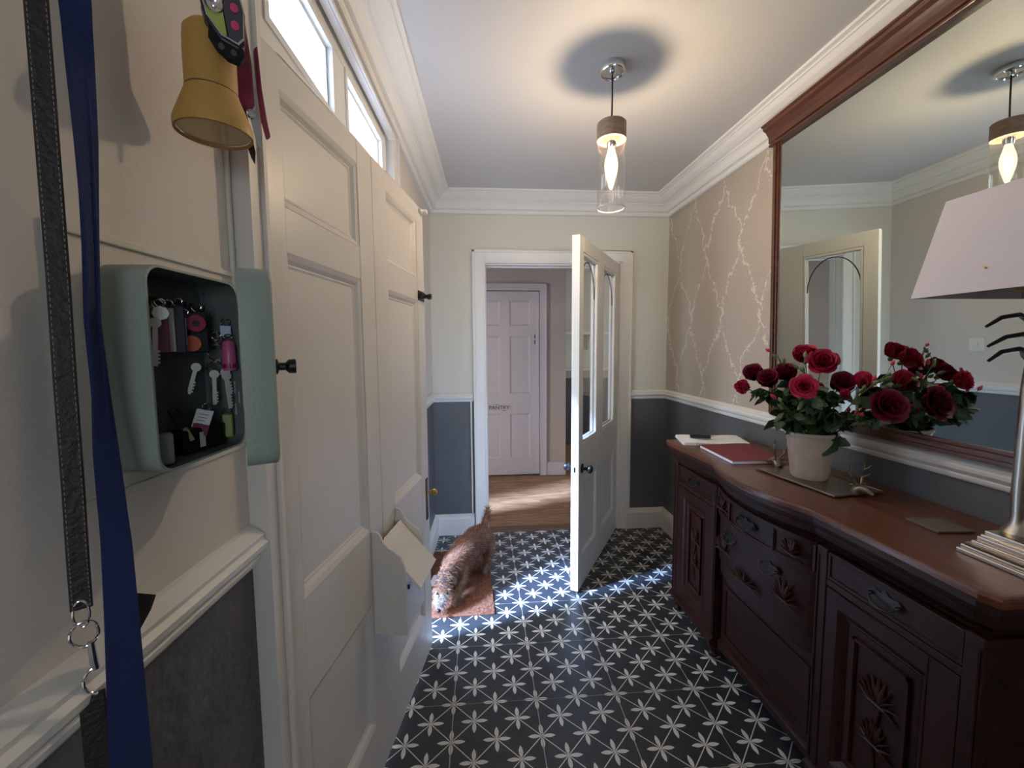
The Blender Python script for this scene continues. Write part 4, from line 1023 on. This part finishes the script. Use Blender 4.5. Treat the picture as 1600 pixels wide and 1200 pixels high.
MB().box((-.006, -.018, 0), (.006, .018, .040)).build('case', beigep, o, bevel=.004)
for zz_ in (.011, .028): MB().lathe([(.0042, .006), (.0042, .0066)], (0, -.004, zz_), 14, axis='x').build('hole', black, o)
o = kthing('key_fob', 'dark slim fob with a beige wooden end leaning in the cabinet', 'key fob', .022, .590, 1.345, -40, 24)
MB().box((-.003, -.006, -.030), (.003, .006, 0)).build('fob_body', blackp, o, bevel=.002); MB().box((-.002, -.003, -.050), (.002, .003, -.028)).build('wooden_end', mat('wood_end', (150, 130, 96), .6), o, bevel=.001)
o = kthing('key_tag', 'pale grey tag peeping from the left edge of the cabinet', 'key tag', .020, .556, 1.402, -50)
MB().box((-.0015, -.007, -.026), (.0015, .007, 0)).build('tag', beigep, o, bevel=.001); ring(MB(), (0, 0, .004), .0045).build('split_ring', steel, o)
o = kthing('key_fob', 'pink plastic whistle-shaped fob beside the open lid', 'key fob', .050, .673, 1.435, -60)
MB().lathe([(.006, 0), (.008, -.004), (.0095, -.040), (.008, -.044), (.0, -.044)], seg=18).build('fob_body', pink, o, smooth=True)
MB().lathe([(.0098, -.034), (.0098, -.040)], seg=18).build('crimson_band', redp, o); MB().lathe([(.004, 0), (.004, -.002)], (.0095, 0, -.037), 12, axis='x').build('hole', black, o); ring(MB(), (0, 0, .005), .005).build('split_ring', steel, o)
fob('key_tag', 'pale blue tag above the pink fob', 'key tag', .045, .677, 1.458, .014, .016, .003, plastic('pale_blue', (150, 172, 190)), -60)
fob('wrist_band', 'dark wrist band with green edges in the lower right of the cabinet', 'band', .040, .676, 1.325, .014, .036, .008, greenp, -60)

# ---- leads
def ribbon(path, widths, thick, ang, edge=None):
    """flat strap; ang = heading of the width direction in plan"""
    V = []; F = []; n = len(path)
    if not hasattr(ang, '__len__'): ang = [ang]*n
    for q, w_, a in zip(path, widths, ang):
        d = Vector((math.cos(a), math.sin(a), 0)); e = Vector((-math.sin(a), math.cos(a), 0)); q = Vector(q)
        for sa, sb_ in ((-.5, -.35), (-.42, -.5), (.42, -.5), (.5, -.35), (.5, .35), (.42, .5), (-.42, .5), (-.5, .35)): V.append(q+d*w_*sa+e*thick*sb_)
    for i in range(n-1):
        for k in range(8): F.append((i*8+k, i*8+(k+1) % 8, (i+1)*8+(k+1) % 8, (i+1)*8+k))
    F.append(tuple(range(8))); F.append(tuple((n-1)*8+k for k in range(8)))
    return MB().add(V, F)
def dense(pts, k=6):
    out = []
    for a, b_ in zip(pts[:-1], pts[1:]):
        for i in range(k): out.append(tuple(a[j]+(b_[j]-a[j])*i/k for j in range(len(a))))
    out.append(tuple(pts[-1])); return out
navyweb = mat('navy_webbing', (24, 42, 92), .8, bump=.6, bscale=700)
leather = mat('dark_leather', (36, 28, 28), .55, bump=.3, bscale=180)
P2 = dense([(.045, .474, 2.02, .0235), (.045, .474, 1.76, .0235), (.045, .473, 1.634, .0158), (.045, .469, 1.527, .0083), (.045, .464, 1.453, .0077), (.045, .465, 1.388, .0104), (.050, .459, 1.323, .0176), (.055, .456, 1.223, .0238), (.06, .449, 1.151, .0264), (.065, .439, .997, .0332), (.065, .437, .80, .0349), (.060, .437, .72, .034)])
A0 = R(38)
l2 = thing('dog_lead', 'navy blue webbing dog lead hanging twisted beside the key cabinet', 'dog lead', lw(0, .46, 1.2), LROT, group=None)
og_ = Vector((0, .46, 1.2))
ribbon([tuple(Vector(q[:3])-og_) for q in P2], [max(q[3], .022) for q in P2], .003, [A0+math.acos(min(1, q[3]/max(q[3], .022))) for q in P2]).build('strap', navyweb, l2)
ribbon([tuple(Vector(q[:3])-og_+Vector((-.004, .003, 0))) for q in P2 if q[2] > 1.30], [.014 for q in P2 if q[2] > 1.30], .003, A0-.5).build('strap_back', navyweb, l2)
MB().add([(.048, -.006, -.026), (.052, .040, -.058), (.050, .034, -.072), (.048, .020, -.086), (.046, -.010, -.060), (.051, -.006, -.026), (.055, .040, -.058), (.053, .034, -.072), (.051, .020, -.086), (.049, -.010, -.060)], [(0, 1, 2, 3, 4), (9, 8, 7, 6, 5)]+[(k, (k+1) % 5, 5+(k+1) % 5, 5+k) for k in range(5)]).build('loop_end', blackcloth, l2)
P1 = dense([(.035, .463, 2.02), (.035, .463, 1.752), (.035, .461, 1.628), (.035, .459, 1.496), (.035, .456, 1.389), (.035, .454, 1.285), (.035, .452, 1.219), (.035, .451, 1.165)])
l1 = thing('dog_lead', 'dark brown stitched leather dog lead with steel clips hanging nearest the left edge', 'dog lead', lw(0, .45, 1.2), LROT)
og1 = Vector((0, .45, 1.2)); Q1 = [tuple(Vector(q)-og1+Vector((-.004, -.012, 0))) for q in P1]
ribbon(Q1, [.0165]*len(Q1), .0035, A0).build('strap', leather, l1)
mb = MB(); dA = Vector((math.cos(A0), math.sin(A0), 0)); eA = Vector((math.sin(A0), -math.cos(A0), 0))
for a, b_ in zip(Q1[:-1], Q1[1:]):
    a = Vector(a); b_ = Vector(b_); n = max(1, int((b_-a).length/.0045))
    for i in range(n):
        for sg_ in (-1, 1):
            c = a+(b_-a)*(i/n)+dA*sg_*.0062+eA*.0018; c2 = a+(b_-a)*((i+.55)/n)+dA*sg_*.0062+eA*.0018
            mb.tube([c, c2], .00035, 3)
st = mb.build('stitching', mat('thread', (150, 146, 138), .8), l1); st['kind'] = 'stuff'
mb = MB()
def wire(pts, r_, closed=False): return MB().tube(pts, r_, 8, closed=closed)
c0 = Vector((.031, -.012, -.040))
MB().tube([c0+dA*.006*math.cos(t)+Vector((0, 0, .014*math.sin(t))) for t in [2*math.pi*k/16 for k in range(16)]], .0014, 8, closed=True).build('d_ring', chrome, l1, smooth=True)
c0 = Vector((.031, -.011, -.062))
MB().tube([c0+dA*.0105*math.cos(t)+Vector((0, 0, .013*math.sin(t))) for t in [2*math.pi*k/20 for k in range(20)]], .0017, 8, closed=True).build('ring', chrome, l1, smooth=True)
MB().tube([c0+Vector((0, 0, -.010))+dA*.004, c0+Vector((0, 0, -.032))+dA*.005, c0+Vector((0, 0, -.040))+dA*.006], [.003, .0035, .003], 8).build('swivel', steel, l1, smooth=True)
MB().tube([c0+Vector((0, 0, -.038))+dA*(.006-.010*math.sin(t)) + Vector((0, 0, -.014*(1-math.cos(t)))) for t in [math.pi*k/12 for k in range(13)]], .0018, 8).build('snap_hook', chrome, l1, smooth=True)
ribbon([(.031, -.009, -.128+(-.03*k)) for k in range(12)], [.020]*12, .0035, A0).build('lower_strap', leather, l1)
# rack above the picture that the leads and torches hang from
rk = thing('hook_rack', 'white wooden hook rack high on the left wall above the leads', 'rack', lw(0, .56, 2.0), LROT)
MB().box((0, -.16, 0), (.014, .16, .06)).build('board', gloss, rk, bevel=.003)
for yy_ in (-.10, 0.06, .12): MB().tube([(.012, yy_, .03), (.04, yy_, .026), (.055, yy_, .024), (.065, yy_, .032), (.066, yy_, .044)], .0035, 8).build('hook', black, rk, smooth=True)

# ---- torch
yel = mat('mustard_plastic', (196, 152, 76), .5, bump=.12, bscale=300)
to = thing('torch', 'mustard yellow plastic torch hanging lens down on the left wall', 'torch', lw(.072, .635, 1.712), LROT)
MB().lathe([(.0445, .004), (.0455, .0), (.0462, .006), (.0455, .012), (.031, .052), (.0302, .056), (.0302, .104), (.0296, .108), (.0298, .112), (.0285, .128), (.022, .136), (0, .137)], seg=40).build('body', yel, to, smooth=True)
MB().lathe([(.0450, .0005), (.0428, -.0005), (.0424, .004), (.0445, .005)], seg=40, cap=False).build('bezel', mat('mustard_dark', (170, 122, 60), .5), to, smooth=True)
MB().lathe([(.0425, .003), (.034, .012), (.022, .026), (.010, .034), (.006, .036), (0, .036)], seg=36, cap=False).build('reflector', mat('reflector', (240, 240, 245), .22, 1), to, smooth=True)
MB().lathe([(.003, .034), (.0045, .024), (.003, .016), (0, .015)], seg=12).build('bulb', mat('tiny_bulb', (230, 225, 215), .1), to, smooth=True)
MB().lathe([(.0424, .0028), (0, .0022)], seg=36, cap=False).build('lens', pane_m, to)
MB().tube([(.0, 0, .136), (-.008, 0, .18), (-.012, 0, .26), (-.010, 0, .325)], .0018, 6).build('cord_loop', blackcloth, to)
for a in (0, 120): MB().lathe([(.0308, .053), (.0308, .0545)], seg=40, cap=False).build('groove', mat('groove_dark', (96, 70, 34), .6), to); break
# ---- headlamp
hl = thing('headlamp', 'black head torch with a silver-rimmed hexagonal face and two pink buttons', 'head torch', lw(.122, .584, 1.832)); hl.rotation_euler = (0, 0, R(-58)); hl.scale = (.8, .70, .84)
hexa = [(-.030, .005), (-.026, .036), (-.006, .046), (.022, .044), (.031, .010), (.029, -.030), (.020, -.040), (-.006, -.034), (-.026, -.012)]
MB().prism([(a*1.06, b_*1.08-.002) for a, b_ in hexa], -.022, -.002, 'x').build('housing', black, hl, bevel=.003)
rim = []
V = []; F = []
for sc__, h_ in ((1.0, -.002), (1.0, .001), (.93, .001), (.93, -.002)):
    V += [(h_, a*sc__, b_*sc__) for a, b_ in hexa]
n = len(hexa)
for i in range(4):
    for k in range(n): F.append((i*n+k, i*n+(k+1) % n, ((i+1) % 4)*n+(k+1) % n, ((i+1) % 4)*n+k))
MB().add(V, F).build('bezel', chrome, hl)
lime = mat('lime_panel', (176, 186, 96), .4)
MB().prism([(-.027, .006), (-.024, .033), (-.005, .042), (.004, .042), (-.002, .008), (.003, -.031), (-.006, -.031), (-.024, -.011)], -.002, -.001, 'x').build('panel', lime, hl)
MB().prism([(.006, .042), (.020, .040), (.028, .010), (.026, -.028), (.019, -.036), (.006, -.033), (0, .008)], -.002, -.0005, 'x').build('panel', mat('grey_panel', (78, 74, 80), .4), hl)
mb = MB()
mb.lathe([(.0135, -.001), (.012, .003), (.008, .001), (.004, -.001), (0, .001)], (0, -.013, .006), 24, axis='x'); mb.build('reflector', chrome, hl, smooth=True)
for zz_ in (.010, -.014): MB().lathe([(.0065, -.001), (.0065, .0015), (.005, .002), (0, .002)], (0, .016, zz_), 16, axis='x').build('button', mat('pink_button', (214, 70, 120), .4), hl, smooth=True)
MB().prism([(-.022, -.016), (.0, -.036), (.028, -.040), (.030, -.050), (.022, -.062), (.004, -.060), (-.012, -.050), (-.024, -.034)], -.018, -.004, 'x').build('hinge_block', blackcloth, hl, bevel=.002)
for (a, b_) in ((-.006, -.048), (.012, -.052)): MB().lathe([(.005, -.004), (.0045, -.001), (0, -.001)], (0, a, b_), 12, axis='x').build('strap_stud', mat('grey_stud', (70, 72, 72), .5), hl)
ribbon([(-.022, -.01+.01*math.sin(k*.5), .04+.014*k) for k in range(11)], [.016]*11, .002, R(90)).build('head_strap', blackcloth, hl)
# ---- secateurs
se = thing('secateurs', 'garden secateurs with burgundy handles hanging point down beside the torch', 'secateurs', lw(.085, .682, 1.775)); se.rotation_euler = (R(2), 0, R(-52))
def profx(mb, pts, h0, h1): return mb.prism(pts, h0, h1, 'x')
MB().prism([(-.014, .003), (-.012, -.004), (.012, -.004), (.016, .004), (.017, .060), (.013, .120), (.006, .155), (-.010, .160), (-.016, .120), (-.017, .06)], -.007, .007, 'x').build('handle', mat('burgundy_grip', (134, 38, 70), .5), se, bevel=.004)
MB().prism([(.022, .085), (.027, .090), (.028, .03), (.031, -.012), (.034, -.035), (.029, -.038), (.024, -.012), (.022, .03)], -.006, .004, 'x').build('handle', mat('burgundy_grip', (134, 38, 70), .5), se, bevel=.002)
MB().prism([(-.008, -.003), (.004, -.003), (.008, -.03), (.012, -.062), (.010, -.078), (.006, -.070), (-.002, -.040), (-.008, -.015)], -.002, .001, 'x').build('blade', dark_steel, se)
MB().prism([(.006, -.003), (.016, -.003), (.020, -.02), (.021, -.042), (.018, -.056), (.014, -.048), (.011, -.028)], .001, .004, 'x').build('blade', steel, se)
MB().lathe([(.0045, .002), (.0045, .007), (0, .008)], (0, .010, -.012), 12, axis='x').build('pivot_bolt', chrome, se, smooth=True)
MB().tube([(0, .0, .158), (-.004, 0, .20), (-.004, 0, .265)], .0018, 6).build('cord_loop', blackcloth, se)

sw = thing('light_switch', 'white plastic light switch on the cream left wall, seen in the mirror', 'switch', lw(0, 2.60, 1.33), LROT)
MB().box((0, -.043, -.043), (.008, .043, .043)).build('plate', gloss, sw, bevel=.002); MB().box((.008, -.010, -.016), (.012, .010, .016)).build('rocker', gloss, sw, bevel=.001)

# ------------------------------------------------------------------ doormat
coir = mat('coir', (150, 96, 70), .95, var=.35, vscale=60, bump=.8, bscale=260)
dm = thing('doormat', 'brown coir doormat on the star tiles under the dog', 'doormat', (-.150, 2.535, 0), (0, 0, R(1.5)))
mw, ml = .200, .365
MB().box((-mw, -ml, .0006), (mw, ml, .010)).build('backing', coir, dm, bevel=.002)
mb = MB(); rq = random.Random(5)
for k in range(9000):
    x = rq.uniform(-mw, mw); yv = rq.uniform(-ml, ml); h_ = rq.uniform(.005, .010); a = rq.uniform(0, math.pi); w_ = .0016
    dx, dy = rq.uniform(-.003, .003), rq.uniform(-.003, .003)
    mb.v += [(x-w_*math.cos(a), yv-w_*math.sin(a), .009), (x+w_*math.cos(a), yv+w_*math.sin(a), .009), (x+dx, yv+dy, .010+h_)]; i = len(mb.v); mb.f.append((i-3, i-2, i-1)); mb.mi.append(0)
def raw(mb, name, mats, parent, **tags):
    me = bpy.data.meshes.new(name); me.from_pydata(mb.v, [], mb.f)
    for q in (mats if isinstance(mats, list) else [mats]): me.materials.append(q)
    me.polygons.foreach_set('material_index', mb.mi)
    o = bpy.data.objects.new(name, me); C.objects.link(o); o.parent = parent
    for k_, v_ in tags.items(): o[k_] = v_
    return o
raw(mb, 'bristles', coir, dm, kind='stuff')

# ------------------------------------------------------------------ dog
DL = Vector((-.10, 2.42, .016))
dog = thing('dog', 'small shaggy brown terrier with a grey muzzle sniffing the doormat, tail up', 'dog', DL)
J = {}; E_ = []
def chain(pts, start=None):
    prev = start
    for nm, co_, r_ in pts:
        J[nm] = (Vector(co_)-DL, r_)
        if prev: E_.append((prev, nm))
        prev = nm
chain([('pelvis', (-.005, 2.625, .248), (.066, .072)), ('loin', (-.045, 2.555, .246), (.064, .074)), ('ribs', (-.095, 2.475, .236), (.072, .086)), ('shoulder', (-.145, 2.395, .226), (.066, .080)),
       ('neck', (-.180, 2.325, .205), (.046, .052)), ('nape', (-.203, 2.278, .168), (.042, .046)), ('skull', (-.214, 2.245, .138), (.054, .052)), ('stop', (-.222, 2.212, .108), (.040, .036)), ('muzzle', (-.228, 2.186, .078), (.033, .031)), ('nose', (-.232, 2.170, .058), (.024, .022))])
chain([('tail0', (.008, 2.672, .275), (.022, .022)), ('tail1', (.024, 2.700, .315), (.018, .018)), ('tail2', (.036, 2.712, .360), (.013, .013)), ('tail3', (.040, 2.705, .392), (.007, .007))], 'pelvis')
def leg(side, pts, start): chain([(side+n_, c_, r_) for n_, c_, r_ in pts], start)
leg('fl', [('up', (-.118, 2.372, .185), (.034, .036)), ('elbow', (-.112, 2.360, .125), (.025, .026)), ('wrist', (-.140, 2.292, .062), (.019, .019)), ('fet', (-.155, 2.258, .034), (.018, .018)), ('paw', (-.163, 2.238, .022), (.021, .014))], 'shoulder')
leg('fr', [('up', (-.190, 2.395, .185), (.034, .036)), ('elbow', (-.200, 2.400, .125), (.025, .026)), ('wrist', (-.215, 2.372, .065), (.018, .018)), ('fet', (-.222, 2.362, .036), (.017, .017)), ('paw', (-.230, 2.342, .022), (.021, .014))], 'shoulder')
leg('hl', [('up', (.030, 2.610, .205), (.044, .050)), ('knee', (.032, 2.560, .150), (.033, .036)), ('hock', (.030, 2.612, .080), (.018, .019)), ('fet', (.014, 2.578, .036), (.016, .016)), ('paw', (.004, 2.552, .022), (.020, .014))], 'pelvis')
leg('hr', [('up', (-.045, 2.650, .205), (.042, .048)), ('knee', (-.055, 2.605, .150), (.032, .034)), ('hock', (-.045, 2.665, .080), (.018, .019)), ('fet', (-.060, 2.632, .036), (.016, .016)), ('paw', (-.070, 2.608, .022), (.020, .014))], 'pelvis')
names = list(J); idx = {n_: i for i, n_ in enumerate(names)}
me = bpy.data.meshes.new('body'); me.from_pydata([J[n_][0] for n_ in names], [(idx[a], idx[b_]) for a, b_ in E_], [])
tmp = bpy.data.objects.new('body', me); C.objects.link(tmp)
sk = tmp.modifiers.new('skin', 'SKIN'); sk.use_smooth_shade = True
for i, n_ in enumerate(names): me.skin_vertices[0].data[i].radius = J[n_][1]; me.skin_vertices[0].data[i].use_root = (n_ == 'pelvis')
sd = tmp.modifiers.new('sub', 'SUBSURF'); sd.levels = 3; sd.render_levels = 3
dg = bpy.context.evaluated_depsgraph_get(); dm_ = bpy.data.meshes.new_from_object(tmp.evaluated_get(dg)); bpy.data.objects.remove(tmp)
dm_.name = 'body'
fur_b = mat('fur_brown', (108, 68, 46), .85, var=.4, vscale=30, bump=.6, bscale=150)
fur_l = mat('fur_pale', (146, 114, 92), .85, var=.35, vscale=40)
fur_g = mat('fur_grey', (140, 128, 120), .85, var=.3, vscale=50)
fur_d = mat('fur_dark', (58, 38, 30), .85, var=.3, vscale=40)
dm_.materials.clear()
for q in (fur_b, fur_l, fur_g, fur_d): dm_.materials.append(q)
def region(c):      # natural markings: grey muzzle, paler legs and chest, darker ears and back
    w_ = c+DL
    if w_.y < 2.226 and w_.z > .045 and w_.z < .125: return 2
    if w_.y < 2.29 and w_.z > .15: return 3 if noise.noise(c*60) > .1 else 0
    if w_.z < .13: return 1
    if w_.y < 2.36 and w_.x > -.19 and w_.z < .2: return 1
    if w_.z > .36: return 1
    return 0
for v_ in dm_.vertices: 
    v_.co += v_.normal*(noise.noise(v_.co*28)*.005)
for f_ in dm_.polygons: f_.material_index = region(f_.center); f_.use_smooth = True
body = bpy.data.objects.new('body', dm_); C.objects.link(body); body.parent = dog
fb = MB(); rq = random.Random(9); polys = dm_.polygons; areas = []; tot = 0
for f_ in polys: tot += f_.area; areas.append(tot)
import bisect
NF = 17000
for k in range(NF):
    f_ = polys[bisect.bisect_left(areas, rq.random()*tot)]
    vs = [dm_.vertices[i] for i in f_.vertices]; a, b_ = rq.random(), rq.random()
    if len(vs) == 4: q = vs[0].co.lerp(vs[1].co, a).lerp(vs[3].co.lerp(vs[2].co, a), b_)
    else: q = f_.center
    nn = f_.normal; w_ = q+DL
    flow = Vector((.35, .75, -.5)) if w_.z > .12 else Vector((.1, .1, -1))
    if w_.y < 2.27: flow = Vector((rq.uniform(-.6, .6), .1, -.5))
    if w_.y > 2.69: flow = Vector((.2, .2, .6))
    L_ = rq.uniform(.014, .030)*(.6 if w_.z < .05 else 1)*(1.5 if w_.y > 2.69 else 1)
    tg = (nn*.45+flow*.75+Vector((rq.uniform(-.3, .3), rq.uniform(-.3, .3), rq.uniform(-.3, .3)))).normalized()
    sd_ = tg.cross(nn); 
    if sd_.length < 1e-4: continue
    sd_.normalize(); hw = .0011
    fb.v += [tuple(q-sd_*hw), tuple(q+sd_*hw), tuple(q+tg*L_)]; i = len(fb.v); fb.f.append((i-3, i-2, i-1))
    r_ = region(q); fb.mi.append(r_ if rq.random() < .75 else (1 if r_ == 0 else 3 if r_ == 1 else 1))
raw(fb, 'fur', [fur_b, fur_l, fur_g, fur_d], dog, kind='stuff')
for s_, c_ in ((1, (-.172, 2.258, .178)), (-1, (-.256, 2.266, .172))):
    c_ = Vector(c_)-DL
    V = [c_+Vector(q) for q in ((-.014*s_, .006, .010), (.014*s_, .010, .006), (.030*s_, -.012, -.018), (.022*s_, -.028, -.040), (.002*s_, -.022, -.014))]
    V2 = [q+Vector((0, .005, .002)) for q in V]; n = 5
    MB().add(V[:5]+V2[:5], [(0, 1, 2, 3, 4), (9, 8, 7, 6, 5)]+[(k, (k+1) % 5, 5+(k+1) % 5, 5+k) for k in range(5)]).build('ear', fur_d, dog, smooth=True, bevel=.002)
for s_ in (1, -1):
    c_ = Vector((-.218+s_*.026, 2.184, .128))-DL
    MB().sphere(c_, .0065, 12, 8).build('eye', mat('dog_eye', (14, 10, 8), .1), dog, smooth=True)
MB().sphere(Vector((-.234, 2.146, .056))-DL, .012, 14, 10, sc_=(1.1, .8, .8)).build('nose', mat('dog_nose', (20, 16, 16), .3), dog, smooth=True)
MB().tube([Vector(q)-DL for q in ((-.246, 2.152, .040), (-.234, 2.146, .038), (-.222, 2.152, .040))], .0016, 6).build('mouth', mat('dog_mouth', (30, 20, 20), .5), dog, smooth=True)
